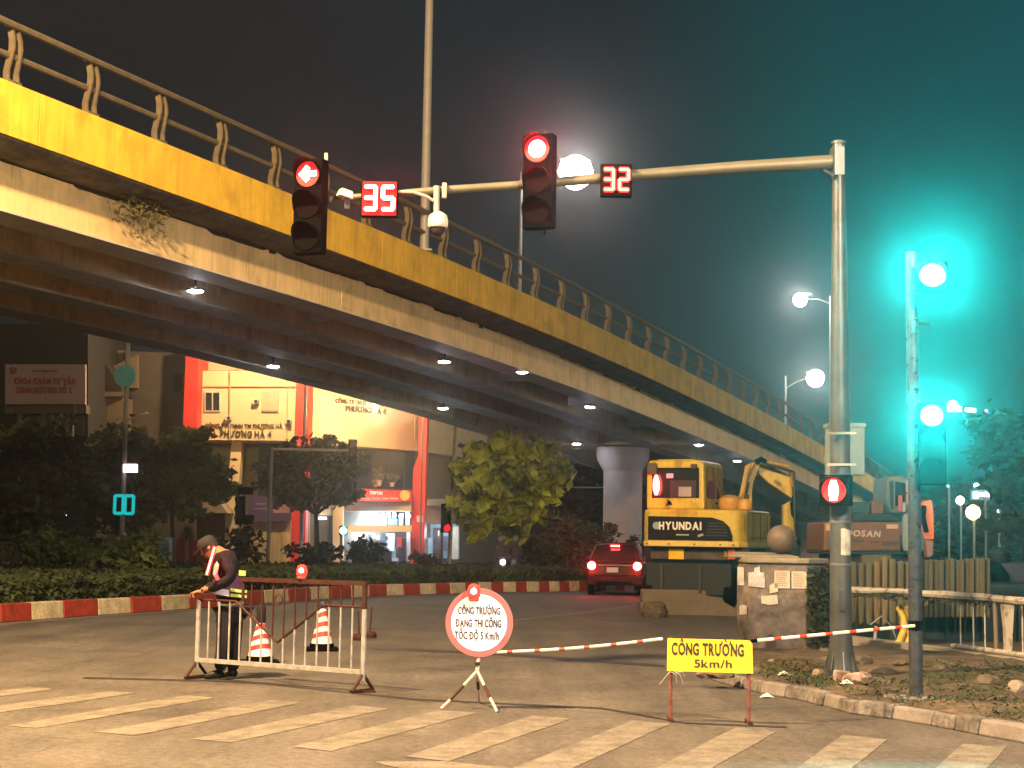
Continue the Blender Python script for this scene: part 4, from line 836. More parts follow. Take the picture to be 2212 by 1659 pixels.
# cab
cabp = [(-1.13, 2.34), (-1.13, 3.34), (-1.06, 3.46), (.14, 3.46), (.23, 3.38), (.25, 2.34)]
cab = MB().prism([(x, .22, z) for x, z in cabp], (0, 1.55, 0)).build('cab', yelm, ex, world=False, bevel=.05)
MB().prism([(x, .214, z) for x, z in ((-.99, 2.60), (.13, 2.60), (.13, 3.24), (.08, 3.28), (-.93, 3.28), (-.99, 3.22))], (0, -.012, 0)).build('rear_window', glass, cab, world=False)
loc_box('window_gasket', (-.43, .20, 3.27), (1.1, .02, .03), black, cab); loc_box('seat_back', (-.25, .198, 2.80), (.62, .006, .40), M('seat_cloth', (.05, .03, .035), .9), cab, bv=.002)
loc_box('work_lamp', (.02, .16, 3.31), (.13, .09, .11), grime, cab, bv=.01); loc_box('mirror', (-.97, .14, 3.26), (.24, .06, .26), grime, cab, bv=.04)
loc_box('window_notice', (-.20, .192, 2.74), (.30, .006, .22), M('grey_notice', (.34, .32, .32), .8), cab)
MB().prism([(.252, .42, 2.62), (.252, .50, 2.60), (.252, 1.62, 2.60), (.252, 1.62, 3.2), (.252, 1.5, 3.34), (.252, .52, 3.34), (.252, .42, 3.24)], (.012, 0, 0)).build('side_window', glass, cab, world=False)
MB().prism([(.268, .50, 2.62), (.268, .96, 2.62), (.268, .96, 3.0), (.268, .50, 3.0)], (.004, 0, 0)).build('seat_curtain', M('pink_seat', (.22, .04, .07), .8, var=.2), cab, world=False)
loc_box('window_bar', (.266, 1.02, 2.97), (.02, .04, .74), yeld, cab)
MB().lathe((-.86, .12, 2.88), [(.03, -.22), (.075, -.1), (.08, .06), (.045, .2), (.02, .24)], 14).build('beacon_lens', glow('machine_red', (1, .045, .04), 40), ex, world=False, smooth=True)
loc_box('beacon_glow_patch', (-.56, .19, 3.10), (.16, .006, .10), glow('dim_pink', (1, .18, .2), 2.2), ex)  # not a lamp: light thrown back here is put in as glow
MB().prism([(-.68, .21, 2.42), (-.60, .21, 2.44), (-.50, .21, 2.44), (-.54, .21, 2.52), (-.62, .21, 2.56), (-.62, .21, 2.48)], (0, -.004, 0)).build('bird_decal', black, cab, world=False)
MB().lathe((.62, 1.0, 2.36), [(.22, 0), (.27, .1), (.25, .25), (.12, .33)], 16).build('canister', M('orange_canister', (.52, .28, .05), .4, var=.2), ex, world=False, smooth=True)
MB().lathe((1.0, .9, 2.36), [(.17, 0), (.18, .15), (.12, .24)], 14).build('canister', M('orange_canister', (.5, .3, .05)), ex, world=False, smooth=True)
loc_box('grab_rail', (1.14, .9, 2.52), (.05, .05, .34), yeld)
for z in (1.72, 2.28): loc_box('seam', (1.245, 1.3, z), (.012, 1.7, .012), dark, hull)
for y in (.7, 1.35, 1.95): loc_box('seam', (1.245, y, 1.95), (.012, .012, .62), dark, hull)
for x in (-1.02, -.5, .1, .7, 1.0): loc_box('bolt', (x, -.04, 1.56), (.03, .02, .03), dark, hull)
loc_box('door_handle', (.275, 1.1, 2.5), (.02, .16, .03), black, cab); loc_box('roof_rib', (-.45, .9, 3.475), (.9, 1.1, .02), yeld, cab)
MB().tube([(.85, 1.6, 2.34), (.85, 1.6, 2.62), (.85, 1.68, 2.7)], .045, 8).build('exhaust', grime, ex, world=False)
# undercarriage
loc_box('chassis_plate', (.0, .35, 1.36), (2.1, .1, .30), grime, bv=.02); loc_box('side_step', (1.05, .9, 1.34), (.5, 1.3, .28), navy, bv=.02)
ltext('55w', .70, .98, 1.30, .12, yelm, y=.28, bold=.03)
loc_box('registration_plate', (-.42, .27, 1.34), (.36, .02, .25), M('plate_yellow', (.75, .47, .02), .5, var=.1)); loc_box('reflector', (.88, .24, 1.35), (.16, .05, .22), M('orange_reflector', (.55, .12, .03), .4))
loc_box('axle_frame', (0, 1.1, .75), (1.7, 1.9, .55), navy, bv=.03); loc_box('dozer_blade', (0, -.12, .78), (2.0, .14, .72), navy, bv=.03)
for x in (-.6, .3): loc_box('blade_rib', (x, -.22, .78), (.06, .06, .6), dark)
for x in (-.95, .95):
    for y in (.25, 1.9): w_ = MB().lathe((x-.16, y, .47), [(.40, 0), (.47, .05), (.47, .27), (.40, .32)], 20, 'X').build('wheel', black, ex, world=False); MB().lathe((x-.17, y, .47), [(.2, 0), (.2, .34)], 14, 'X').build('rim', yeld, w_, world=False)
# boom, stick and rams, folded forward to the right
def pr(name, pts, Y, th, mat, par, bv=.015): return MB().slab([(x, y, Y) for x, y in pts], th).build(name, mat, par, bevel=bv)
boom = pr('boom', [(1598, 1096), (1612, 1040), (1620, 1010), (1634, 997), (1646, 996), (1640, 1010), (1628, 1040), (1620, 1096)], 38.0, .30, yelm, ex)
MB().slab([(1607, 1078, 37.97), (1614, 1042, 37.97), (1620, 1042, 37.97), (1613, 1078, 37.97)], .02).build('boom_slot', dark, boom)
pr('boom_link', [(1596, 1075), (1604, 1038), (1610, 1006), (1624, 998), (1616, 1020), (1606, 1074)], 37.6, .08, yeld, ex)
pr('stick', [(1636, 997), (1650, 999), (1690, 1018), (1712, 1034), (1712, 1076), (1700, 1070), (1662, 1044), (1640, 1024)], 38.3, .28, yelm, ex)
pr('arm', [(1692, 1092), (1712, 1080), (1718, 1110), (1721, 1168), (1708, 1168), (1692, 1140)], 38.4, .26, yelm, ex)
pr('coupling', [(1706, 1015), (1718, 1012), (1719, 1060), (1708, 1052)], 38.2, .2, yeld, ex)
ltext_b = text('HYUNDAI', P(1671, 1042, 38.27), P(1684, 1051, 38.27), .09, dark, ex)
for a, b, r in (((1628, 1000), (1596, 1080), .045), ((1648, 996), (1705, 1008), .04), ((1655, 1002), (1716, 1020), .03), ((1715, 1020), (1718, 1160), .035)):
    MB().tube([P(*a, 37.9), P(*b, 37.9)], r, 8).build('ram', dark if r < .04 else yeld, ex)
MB().tube([P(1634, 998, 37.9), P(1644, 992, 37.8), P(1652, 997, 37.9)], .07, 8).build('hose_bundle', black, ex, smooth=True)
MB().tube([P(1716, 1072, 38.1), P(1711, 1088, 38), P(1713, 1110, 38), P(1719, 1120, 38.1)], .05, 8).build('hose', black, ex, smooth=True)
pr('bucket', [(1700, 1168), (1722, 1168), (1725, 1196), (1712, 1210), (1694, 1204)], 38.5, .5, navy, ex)
# ------------------------------------------------------------ orange excavator farther right
oe = thing('excavator', 'orange excavator half hidden behind the mast, with grey cab and bright orange arm', 'excavator', (P(1860, 1300, 31).x, 31.5, 0))
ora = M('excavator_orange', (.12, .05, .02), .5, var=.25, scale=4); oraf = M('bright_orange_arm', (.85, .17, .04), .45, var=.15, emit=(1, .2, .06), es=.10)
oh = MB().rect(1779, 1127, 1947, 1191, 31, 1.8).build('body', ora, oe, bevel=.04)
MB().slab([(1838, 1126, 31.1), (1846, 1110, 31.1), (1925, 1108, 31.1), (1946, 1126, 31.1)], 1.2).build('engine_cover', navy, oe, bevel=.02)
text('DOOSAN', P(1809, 1157, 30.985), P(1901, 1160, 30.985), .115, M('faded_decal', (.42, .34, .28), .6), oe, bold=.03, shear=.15)
for a in ((1840, 1166, 1866, 1171), (1905, 1169, 1942, 1178), (1880, 1169, 1897, 1173)): MB().rect(*a, 30.985, .012).build('vent', M('vent_dark', (.05, .03, .02), .6), oh)
MB().rect(1915, 1133, 1940, 1142, 30.985, .012).build('sticker', M('tan_sticker', (.42, .28, .16), .6), oh)
MB().rect(1784, 1131, 1795, 1146, 30.985, .012).build('sticker', M('tan_sticker', (.42, .28, .16), .6), oh)
MB().rect(1776, 1192, 1958, 1196, 31.05, 1.6).build('deck_edge', navy, oe); MB().rect(1800, 1197, 1990, 1235, 31.2, 1.5).build('undercarriage', navy, oe, bevel=.03)
oc = MB().slab([(1917, 1030, 31.6), (1950, 1026, 31.6), (1968, 1040, 31.6), (1964, 1108, 31.6), (1925, 1108, 31.6), (1914, 1080, 31.6)], 1.2).build('cab', M('grey_cab', (.10, .10, .085), .5, var=.3), oe, bevel=.03)
MB().slab([(1921, 1040, 31.58), (1930, 1038, 31.58), (1930, 1100, 31.58), (1924, 1100, 31.58)], .02).build('cab_pillar', navy, oc); MB().slab([(1934, 1040, 31.58), (1955, 1044, 31.58), (1954, 1090, 31.58), (1934, 1094, 31.58)], .015).build('cab_window', glass, oc)
for a in ((1958, 1038, 1963, 1062), (1959, 1066, 1963, 1090), (1951, 1085, 1956, 1106)): MB().rect(*a, 31.4, .05).build('marker_stripe', lampw, oe)
MB().rect(1941, 1070, 1949, 1104, 31.42, .04).build('marker_stripe', M('dull_red_stripe', (.35, .05, .05), .6), oe)
MB().rect(1844, 1084, 1878, 1108, 31.8, .3).build('mirror_box', M('teal_glass', (.03, .06, .06), .2), oe); MB().rect(1882, 1082, 1910, 1112, 31.9, .3).build('engine_stack', ora, oe, bevel=.02)
pr('arm', [(1991, 1092), (2001, 1082), (2013, 1080), (2017, 1108), (2018, 1165), (2004, 1164), (1996, 1140)], 30.5, .3, oraf, oe)
pr('arm_foot', [(2000, 1165), (2017, 1166), (2016, 1200), (2004, 1205)], 30.6, .25, M('rose_steel', (.22, .11, .09), .6, var=.3), oe)
MB().tube([P(1996, 1092, 30.4), P(1994, 1118, 30.4), P(2001, 1150, 30.4)], .05, 8).build('ram', black, oe)
MB().lathe(P(1974, 1190, 30.9), [(.20, 0), (.22, .1), (.22, .65), (.18, .7)], 16).build('tank', M('blue_grey_tank', (.20, .26, .30), .4), oe, smooth=True)
# ------------------------------------------------------------ red car
carm = M('dark_red_car', (.05, .004, .005), .4, 0, var=.08, spec=.12); YC = 48.0
cb = P(1327, 1283, YC); cb.z = 0; car = thing('car', 'dark red hatchback seen from behind with all brake lights on', 'car', cb, R(-7))
def cbx(name, c, d, mat, par=car, bv=0, **k): return MB().box(c, d, **k).build(name, mat, par, world=False, bevel=bv)
prof = [(0, .32), (-.02, .62), (.03, .95), (.10, 1.0), (3.2, .98), (4.0, .82), (4.05, .35)]
cbod = MB().prism([(-.84, y, z) for y, z in prof], (1.68, 0, 0)).build('body', carm, car, world=False, bevel=.09)
vs = [(-.78, .08, .98), (.78, .08, .98), (.80, 2.6, .98), (-.80, 2.6, .98), (-.60, .42, 1.52), (.60, .42, 1.52), (.58, 1.9, 1.54), (-.58, 1.9, 1.54)]
MB().add(vs, [(3, 2, 1, 0), (4, 5, 6, 7), (0, 1, 5, 4), (1, 2, 6, 5), (2, 3, 7, 6), (3, 0, 4, 7)]).build('cabin', carm, car, world=False, bevel=.07)
MB().add([(-.62, .10, 1.03), (.62, .10, 1.03), (.52, .33, 1.42), (-.52, .33, 1.42), (-.62, .13, 1.03), (.62, .13, 1.03), (.52, .36, 1.42), (-.52, .36, 1.42)], [(0, 1, 2, 3), (7, 6, 5, 4), (0, 4, 5, 1), (1, 5, 6, 2), (2, 6, 7, 3), (3, 7, 4, 0)]).build('rear_window', glass, car, world=False)
cbx('spoiler', (0, .36, 1.555), (1.22, .26, .04), carm, bv=.015); cbx('bumper', (0, .0, .46), (1.70, .16, .30), carm, bv=.05); cbx('bumper_insert', (0, -.075, .36), (1.1, .03, .12), black)
cbx('number_plate', (-.06, -.05, .76), (.34, .02, .15), M('dim_plate', (.5, .45, .42), .5, emit=(1, .5, .4), es=.15)); cbx('light_bar', (0, -.035, .90), (1.0, .03, .03), lampw)
tl = glow('brake_red', (1, .03, .025), 160)
for s_ in (-1, 1):
    MB().box((s_*.68, -.02, .88), (.26, .10, .17)).build('tail_light', M('tail_lens', (.3, .01, .01), .2, emit=(1, .02, .02), es=2.4), car, world=False, bevel=.03)
    MB().lathe((s_*.68, -.075, .88), [(.12, -.006), (.12, 0)], 16, 'Y').build('brake_lamp', tl, car, world=False)
    cbx('roof_rail', (s_*.56, 1.2, 1.57), (.03, 1.4, .03), lampw); cbx('mirror', (s_*.93, 2.35, 1.02), (.16, .10, .13), carm, bv=.02)
    for y in (.72, 3.3):
        w_ = MB().lathe((s_*.74-.10, y, .33), [(.30, 0), (.33, .03), (.33, .17), (.30, .2)], 20, 'X').build('wheel', black, car, world=False); MB().lathe((s_*.74-.105, y, .33), [(.19, 0), (.19, .21)], 14, 'X').build('rim', galv, w_, world=False)
MB().box((0, .235, 1.475), (.26, .03, .035)).build('high_brake_light', glow('brake_red_high', (1, .04, .03), 100), car, world=False)
# ------------------------------------------------------------ scooters with riders beyond the hedge
def scooter(x, y, Y, label, rider, lamp, mats, yaw=0, grp='scooters beyond the hedge'):
    b = P(x, y, Y); b.z = 0; t = thing('scooter', label, 'scooter', b, yaw, grp)
    for yy in (-.62, .62): MB().lathe((-.05, yy, .26), [(.2, 0), (.26, .02), (.26, .08), (.2, .1)], 16, 'X').build('wheel', black, t, world=False)
    MB().prism([(-.14, y_, z_) for y_, z_ in ((-.5, .3), (-.45, .95), (-.33, .98), (-.25, .45), (.0, .38), (.15, .74), (.75, .80), (.85, .6), (.6, .32))], (.28, 0, 0)).build('body', mats, t, world=False, bevel=.04)
    MB().tube([(-.3, -.38, 1.02), (0, -.42, .98), (.3, -.38, 1.02)], .02, 6).build('handlebar', dark, t, world=False)
    MB().lathe((0, -.5, .82), [(.08, -.05), (.085, 0)], 14, 'Y').build('headlight', glow('headlight_white', (1, .95, .85), 45) if lamp else lampw, t, world=False)
    if rider:
        pr_ = thing('person', rider, 'person', b, yaw, 'scooter riders beyond the hedge'); m = wm(pr_); vv = [(0, .3, .85), (0, .28, 1.1), (0, .22, 1.35), (0, .18, 1.48), (0, .16, 1.6), (-.2, .2, 1.34), (-.24, .0, 1.12), (-.26, -.3, 1.03), (.2, .2, 1.34), (.24, .0, 1.12), (.26, -.3, 1.03), (-.14, .0, .78), (-.14, -.15, .42), (.14, .0, .78), (.14, -.15, .42)]
        skinned('body', [m @ Vector(v) for v in vv], [(0, 1), (1, 2), (2, 3), (3, 4), (2, 5), (5, 6), (6, 7), (2, 8), (8, 9), (9, 10), (0, 11), (11, 12), (0, 13), (13, 14)], [.17, .17, .18, .07, .1, .07, .055, .04, .07, .055, .04, .1, .07, .1, .07], M('rider_clothes', (.05, .03, .03), .8, var=.3), pr_)
        MB().lathe((0, .17, 1.60), [(.04, -.12), (.12, -.04), (.135, .05), (.09, .14), (.02, .17)], 14).build('helmet', M('helmet_tan', (.14, .12, .10), .3), pr_, world=False, smooth=True)
scooter(1082, 1225, 58, 'scooter with bright headlight left of the pair beyond the hedge', 'rider leaning on the left scooter beyond the hedge', True, M('scooter_dark', (.05, .04, .05), .4), R(8))
scooter(1112, 1223, 60, 'scooter with pale helmeted rider beside it to the right beyond the hedge', 'rider with pale helmet on the right scooter beyond the hedge', False, M('scooter_dark', (.05, .04, .05), .4), R(-6))
# ------------------------------------------------------------ railing, slab panels and dark skip on the right
rl = thing('riverside_railing', 'worn white painted railing with thin balusters and flaking thick rails', 'railing', (P(2030, 1420, 22.5).x, 22.5, 0))
flak = M('flaking_white_paint', (.15, .125, .10), .8, var=.3, scale=6, c2=(.30, .29, .28), thresh=(.36, .5), bump=.5, bscale=20)
def YR(px): return 25.0+(px-1840)/(2230-1840)*(20.6-25.0)
def RP(px, z): 
    p = P(px, 1300, YR(px)); return Vector((p.x, p.y, z))
rt_ = [RP(x, .90+random.uniform(-.015, .015)) for x in np.linspace(1838, 2290, 12)]
MB().tube(rt_, [.048+random.uniform(-.012, .014) for _ in rt_], 8).build('top_rail', flak, rl)
MB().tube([RP(x, .20) for x in np.linspace(2056, 2290, 6)], .035, 8).build('lower_rail', flak, rl)
for x in (2074, 2102, 2127, 2208, 2236, 2262): MB().tube([RP(x, .22), RP(x, .86)], .011, 6).build('baluster', flak, rl)
MB().tube([RP(2151, .2), RP(2149, .86)], .03, 8).build('baluster', M('rusty_tan', (.16, .12, .08), .8), rl)
MB().prism([RP(2166, .87), RP(2192, .87), RP(2188, .5), RP(2184, .06), RP(2173, .06), RP(2172, .5)], (0, .14, 0)).build('post', flak, rl, bevel=.02)
leafmesh('railing_weed', np.array([RP(RNG.uniform(1845, 2150), .86+RNG.normal()*.035) for _ in range(1300)]), .035, M('dry_weed', (.07, .065, .04), .9, var=.5), rl)
pl = MB()
for x in np.linspace(1835, 2300, 2)[:1]: pass
rk = struct(MB().prism([RP(1800, 0), RP(2320, 0), RP(2320, 0)+Vector((.2, .45, 0)), RP(1800, 0)+Vector((.2, .45, 0))], (0, 0, .16)).build('river_kerb', conc))
oliv = M('olive_panel', (.075, .068, .042), .85, var=.35, scale=3, streak=True); oliv2 = M('ochre_panel', (.13, .095, .055), .85, var=.3, scale=3, streak=True)
fe = thing('panel_fence', 'row of upright corrugated olive panels behind the railing', 'fence', (P(2040, 1330, 27).x, 27, 0))
x = 1962.0; k = 0
while x < 2138:
    wd = 11+random.uniform(-1, 1.5); y0 = 1207+random.uniform(-3, 3); Yk = 26.6+.06*(k % 2)
    MB().slab([(x, y0, Yk), (x+wd-1, y0+.5, Yk), (x+wd-1.5, 1334, Yk), (x+.5, 1334, Yk)], .08).build('panel', oliv, fe, bevel=.02); x += wd; k += 1
MB().rect(1958, 1252, 2136, 1256, 26.75, .05).build('cross_bar', oliv, fe)
fe2 = thing('sack_fence', 'row of sagging rounded pale olive slabs hanging behind the mast', 'fence', (P(1900, 1330, 26).x, 26, 0))
x = 1838.0; k = 0
while x < 1962:
    wd = 17+random.uniform(-2, 2); y0 = 1213+random.uniform(-4, 4)-(8 if 3 < k < 6 else 0); q = [(x+1, y0+4), (x+4, y0), (x+wd-4, y0), (x+wd-1, y0+5), (x+wd-2, 1262), (x+wd, 1300), (x+wd-3, 1348+random.uniform(-5, 5)), (x+3, 1350+random.uniform(-5, 5)), (x, 1300), (x+2, 1262)]
    MB().slab([(a, b, 25.7) for a, b in q], .14).build('slab', oliv2 if k in (3, 4) else oliv, fe2, bevel=.04); x += wd; k += 1
MB().rect(1862, 1198, 1925, 1222, 26.0, .1).build('crate_side', oliv, fe2)
sk_ = thing('skip_container', 'dark teal steel container behind the railing', 'container', (P(2000, 1400, 28).x, 28.6, 0))
tealm = M('dark_teal_steel', (.008, .022, .028), .55, var=.35, scale=1.5)
MB().slab([(1846, 1262, 27.4), (2300, 1262, 27.4), (2300, 1405, 27.4), (1846, 1405, 27.4)], 1.6).build('body', tealm, sk_, bevel=.03)
for x in (1990, 2045, 2120, 2200): MB().rect(x, 1300, x+5, 1400, 27.3, .09).build('rib', tealm, sk_)
hs_ = thing('hose', 'two thick yellow hoses looping down behind the mast', 'hose', P(1950, 1400, 24.2)); yh = M('yellow_hose', (.50, .33, .05), .5, var=.3, scale=8)
for dx, dy in ((0, 0), (-14, -12)): MB().tube([P(1956+dx, 1312, 24.2), P(1967+dx, 1345+dy, 24.1), P(1966+dx, 1375+dy, 24.1), P(1958+dx, 1396+dy, 24.1), P(1944+dx, 1412+dy, 24.1), P(1936+dx, 1404+dy, 24.2)], .055, 10).build('loop', yh, hs_, smooth=True)
MB().tube([P(1880, 1350, 24.3), P(1905, 1330, 24.3), P(1925, 1352, 24.3), P(1940, 1390, 24.3), P(1965, 1408, 24.3)], .012, 6).build('wire', galv, hs_, smooth=True)
MB().tube([P(1893, 1352, 24.4), P(1890, 1380, 24.4), P(1882, 1395, 24.4)], .03, 6).build('shackle', galv, hs_, smooth=True)
mc = thing('machine_body', 'dark blue machine hull with black curved guard at the right edge', 'machine', (P(2180, 1300, 29).x, 29.5, 0)); dblu = M('dark_blue_paint', (.03, .035, .07), .5, var=.2)
MB().slab([(2120, 1222, 29.2), (2150, 1216, 29.2), (2330, 1216, 29.2), (2330, 1300, 29.2), (2140, 1300, 29.2)], 1.5).build('hull', dblu, mc, bevel=.03)
MB().tube([P(2128, 1225, 29.0), P(2150, 1228, 29.0), P(2164, 1248, 29.0), P(2168, 1290, 29.0)], .14, 10).build('guard', black, mc, smooth=True)
MB().lathe(P(2158, 1206, 29.4), [(.12, -.15), (.2, -.05), (.2, .1), (.1, .2)], 14).build('cap', navy, mc, smooth=True)
# ------------------------------------------------------------ corner building with the two company panels
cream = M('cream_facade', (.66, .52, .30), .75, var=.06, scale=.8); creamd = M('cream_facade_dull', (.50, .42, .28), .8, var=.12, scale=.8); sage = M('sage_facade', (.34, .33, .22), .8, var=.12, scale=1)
redf = M('red_fin_paint', (.60, .035, .025), .5, var=.12, scale=1.2); glz = M('curtain_glass', (.02, .028, .035), .12, var=.2, scale=.6, spec=.7); purple = M('purple_board', (.07, .04, .12), .6, var=.1)
gold = M('brown_gold_letters', (.06, .035, .012), .5, var=.1); brn = M('dark_bronze_letters', (.035, .025, .015), .5, var=.1)
cbd = thing('shop_building', 'cream corner building with red fins, company lettering and a lit clothes shop', 'building', (P(660, 1216, 92).x, 92, 0))
def W(name, pts, th, mat, par=cbd, bv=0): return MB().slab(pts, th).build(name, mat, par, bevel=bv)
def RW(name, x0, y0, x1, y1, Y, th, mat, par=cbd, Y1=None, bv=0): return MB().rect(x0, y0, x1, y1, Y, th, Y1).build(name, mat, par, bevel=bv)
def grd(Y): return 1163+1.55*F/Y+3
# back mass
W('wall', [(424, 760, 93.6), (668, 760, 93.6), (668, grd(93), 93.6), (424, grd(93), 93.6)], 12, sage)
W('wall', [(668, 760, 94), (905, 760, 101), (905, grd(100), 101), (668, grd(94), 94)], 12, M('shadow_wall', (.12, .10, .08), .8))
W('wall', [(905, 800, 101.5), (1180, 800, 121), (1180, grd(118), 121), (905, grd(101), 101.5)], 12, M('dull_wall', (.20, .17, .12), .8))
# left company panel
pA = W('facade_panel', [(423, 801, 90), (641, 801, 90), (638, 952, 90), (422, 950, 90)], 3.4, cream)
RW('cornice', 421, 832, 642, 835.5, 89.85, .3, creamd, pA)
W('parapet', [(429, 760, 91.6), (516, 760, 91.6), (516, 800, 91.6), (429, 800, 91.6)], 1, creamd); W('parapet', [(517, 787, 91), (640, 787, 91), (640, 800, 91), (517, 800, 91)], 1, cream)  # lit strip gets the brighter cream, light put into the colour
for (x0, x1, m_, gm) in ((442, 476, M('window_frame_white', (.6, .56, .48), .5), glz), (565, 601, creamd, M('blind_glass', (.48, .40, .26), .4))):
    wf = RW('window', x0, 845, x1, 889, 89.86, .2, m_, pA)
    RW('pane', x0+2.5, 848, (x0+x1)/2-1.5, 886, 89.82, .12, gm, wf); RW('pane', (x0+x1)/2+1.5, 848, x1-2.5, 886, 89.82, .12, gm, wf)
text('CÔNG TY TNHH TM PHƯƠNG HÀ', P(443, 924, 89.93), P(610, 925, 89.93), 9/F*90, gold, pA, bold=.02, ext=.06)
text('PHƯƠNG HÀ 4', P(476, 943, 89.93), P(586, 944.5, 89.93), 12.5/F*90, gold, pA, bold=.035, ext=.06)
# right company panel, turning away
def YB(px, x0=667, x1=904, y0=90.4, y1=99.2): return 1/(1/y0+(px-x0)/(x1-x0)*(1/y1-1/y0))
def YC(px): return YB(px, 923, 1062, 100, 112)
pB = W('facade_panel', [(665, 790, YB(665)), (908, 800, YB(908)), (904, 974, YB(904)), (664, 957, YB(664))], 2.4, cream)
text('CÔNG TY TNHH TM PHƯƠNG HÀ', P(725, 870, YB(725)-.08), P(858, 881, YB(858)-.08), 9/F*95, brn, pB, bold=.02, ext=.06)
text('PHƯƠNG HÀ 4', P(747, 888, YB(747)-.08), P(834, 895, YB(834)-.08), 11.5/F*95, brn, pB, bold=.035, ext=.06)
pC = W('facade_panel', [(923, 850, 100), (1064, 872, 112), (1060, 998, 112), (923, 976, 100)], 2.4, creamd)  # weaker light on this panel put into its duller cream
W('cornice', [(923, 938, 99.9), (1062, 958, 111.8), (1062, 961, 111.8), (923, 941, 99.9)], .3, creamd, pC)
text('CÔNG TY TNHH TM PHƯƠNG HÀ', P(990, 966, YC(990)-.1), P(1062, 975, YC(1062)-.1), 8/F*108, brn, pC, bold=.02, ext=.06); text('PHƯƠNG HÀ 4', P(1000, 979, YC(1000)-.1), P(1048, 986, YC(1048)-.1), 10/F*108, brn, pC, bold=.03, ext=.06)
# red fins
W('red_fin', [(402, 748, 88.6), (429, 748, 88.6), (423.5, 964, 88.6), (393.5, 964, 88.6)], 4.5, redf); W('red_fin', [(641, 790, 88.8), (669, 790, 88.8), (665, 968, 88.8), (635, 968, 88.8)], 3, redf)
W('red_fin', [(634, 968.5, 89.2), (664, 968.5, 89.2), (658, grd(90), 89.2), (626, grd(90), 89.2)], 1.2, redf)
W('red_fin', [(906, 860, 96.5), (924, 860, 96.5), (920, 1000, 96.5), (915, grd(97), 96.5), (886, grd(97), 96.5), (893, 1010, 96.5), (904, 985, 96.5)], 2.6, redf)
RW('notice', 900, 1114, 914, 1128, 96.4, .1, M('pink_notice', (.6, .38, .34), .8))
for (x, y) in ((486, 898), (545, 862), (615, 905)):
    ac = RW('air_conditioner', x, y, x+13, y+10, 89.6, .35, M('ac_white', (.5, .48, .42), .5, var=.1), pA, bv=.02); MB().lathe(P(x+8, y+5, 89.58), [(.09, -.01), (.1, 0)], 12, 'Y').build('fan_grille', dark, ac)
for x in (497, 620, 690, 897): MB().tube([P(x, 803, 89.85+(YBx := max(0, (x-667)/237*8.8))), P(x-1, 950, 89.85+YBx)], .035, 6).build('drain_pipe', creamd, cbd)
# lower storeys, left part
W('facade_pier', [(500, 952, 90.6), (523, 952, 90.6), (512, 1100, 90.6), (489, 1100, 90.6)], .9, cream); RW('facade_pier', 486, 1100, 512, grd(91), 90.6, .9, creamd)
gl1 = RW('glazing', 558, 956, 634, 1072, 92.6, .9, glz)
for x in (583, 608): RW('mullion', x, 957, x+1.6, 1071, 92.55, .1, dark, gl1)
bs = RW('shop_sign', 533, 1072, 629, 1125, 90.8, .5, purple)
for (a, b, c, d) in ((552, 1087, 574, 1090), (548, 1098, 580, 1100)): RW('printed_line', a, b, c, d, 90.78, .03, M('violet_print', (.25, .2, .45), .5), bs)
for (a, b, c, d, m_) in ((598, 1084, 610, 1100, 'pink'), (612, 1082, 626, 1100, 'rose'), (590, 1100, 626, 1108, 'violet')): RW('picture', a, b, c, d, 90.78, .03, M(m_+'_picture', (.40, .2, .22), .5, var=.4, scale=1), bs)
tanw = M('tan_shutter', (.42, .33, .19), .7, var=.1)
for k in range(10): RW('shutter_slat', 530+k*9.8, 1125.5, 530+k*9.8+9.4, grd(91), 91.2+.03*(k % 2), .4, tanw)
RW('garage_door', 425, 1108, 488, grd(91), 91, .6, M('dark_shutter', (.06, .05, .045), .6, var=.2)); W('awning', [(418, 1080, 88.5), (470, 1078, 88.5), (492, 1108, 88.5), (425, 1108, 88.5)], 2.2, M('grey_awning', (.24, .20, .15), .8, var=.2))
# lower storeys, right part
gl2 = W('glazing', [(666, 958, 93.2), (896, 976, 99.6), (896, 1055, 99.6), (666, 1055, 93.2)], .6, glz)
for x in (700, 735, 770, 805, 840, 872): W('mullion', [(x, 962, 93+(x-666)*.028), (x+1.5, 962, 93+(x-666)*.028), (x+1.5, 1054, 93+(x-666)*.028), (x, 1054, 93+(x-666)*.028)], .1, dark, gl2)
sn = W('shop_sign', [(735, 1053, 93.8), (888, 1060, 95.8), (888, 1084, 95.8), (735, 1080, 93.8)], .7, M('lit_red_sign', (.6, .04, .02), .5, emit=(1, .07, .03), es=.28))
text('TOPTEN', P(799, 1067.5, 94.6), P(826, 1068.5, 94.95), 6.5/F*95, M('sign_white', (.8, .7, .65), .5, emit=(1, .7, .6), es=.5), sn, bold=.04, ext=.05)
for (a, b) in ((779, 800), (803, 822), (825, 838), (841, 860)): W('small_print', [(a, 1074.5, 94.2), (b, 1075.4, 94.4), (b, 1079, 94.4), (a, 1078, 94.2)], .04, M('pale_red_print', (.8, .3, .22), .5, emit=(1, .3, .2), es=.3), sn)
MB().lathe(P(874, 1070, 95.4), [(.30, 0), (.30, .1)], 20, 'Y').build('emblem', M('orange_emblem', (.8, .25, .03), .5, emit=(1, .35, .02), es=.7), sn)
RW('lintel', 735, 1085, 888, 1104, 95.9, .5, creamd); RW('beam', 736, 1135, 889, 1149, 95.2, .5, cream); RW('facade_pier', 719, 1078, 740, grd(94), 94.2, .8, cream)
RW('lintel', 664, 1084, 718, 1113, 94.6, .8, creamd); RW('facade_pier', 661, 1113, 673, grd(94), 94.6, .8, creamd)
for k in range(5): RW('shutter_slat', 674+k*9, 1116, 682.6+k*9, grd(95), 95.2+.03*(k % 2), .3, M('grey_brown_shutter', (.12, .09, .07), .7))
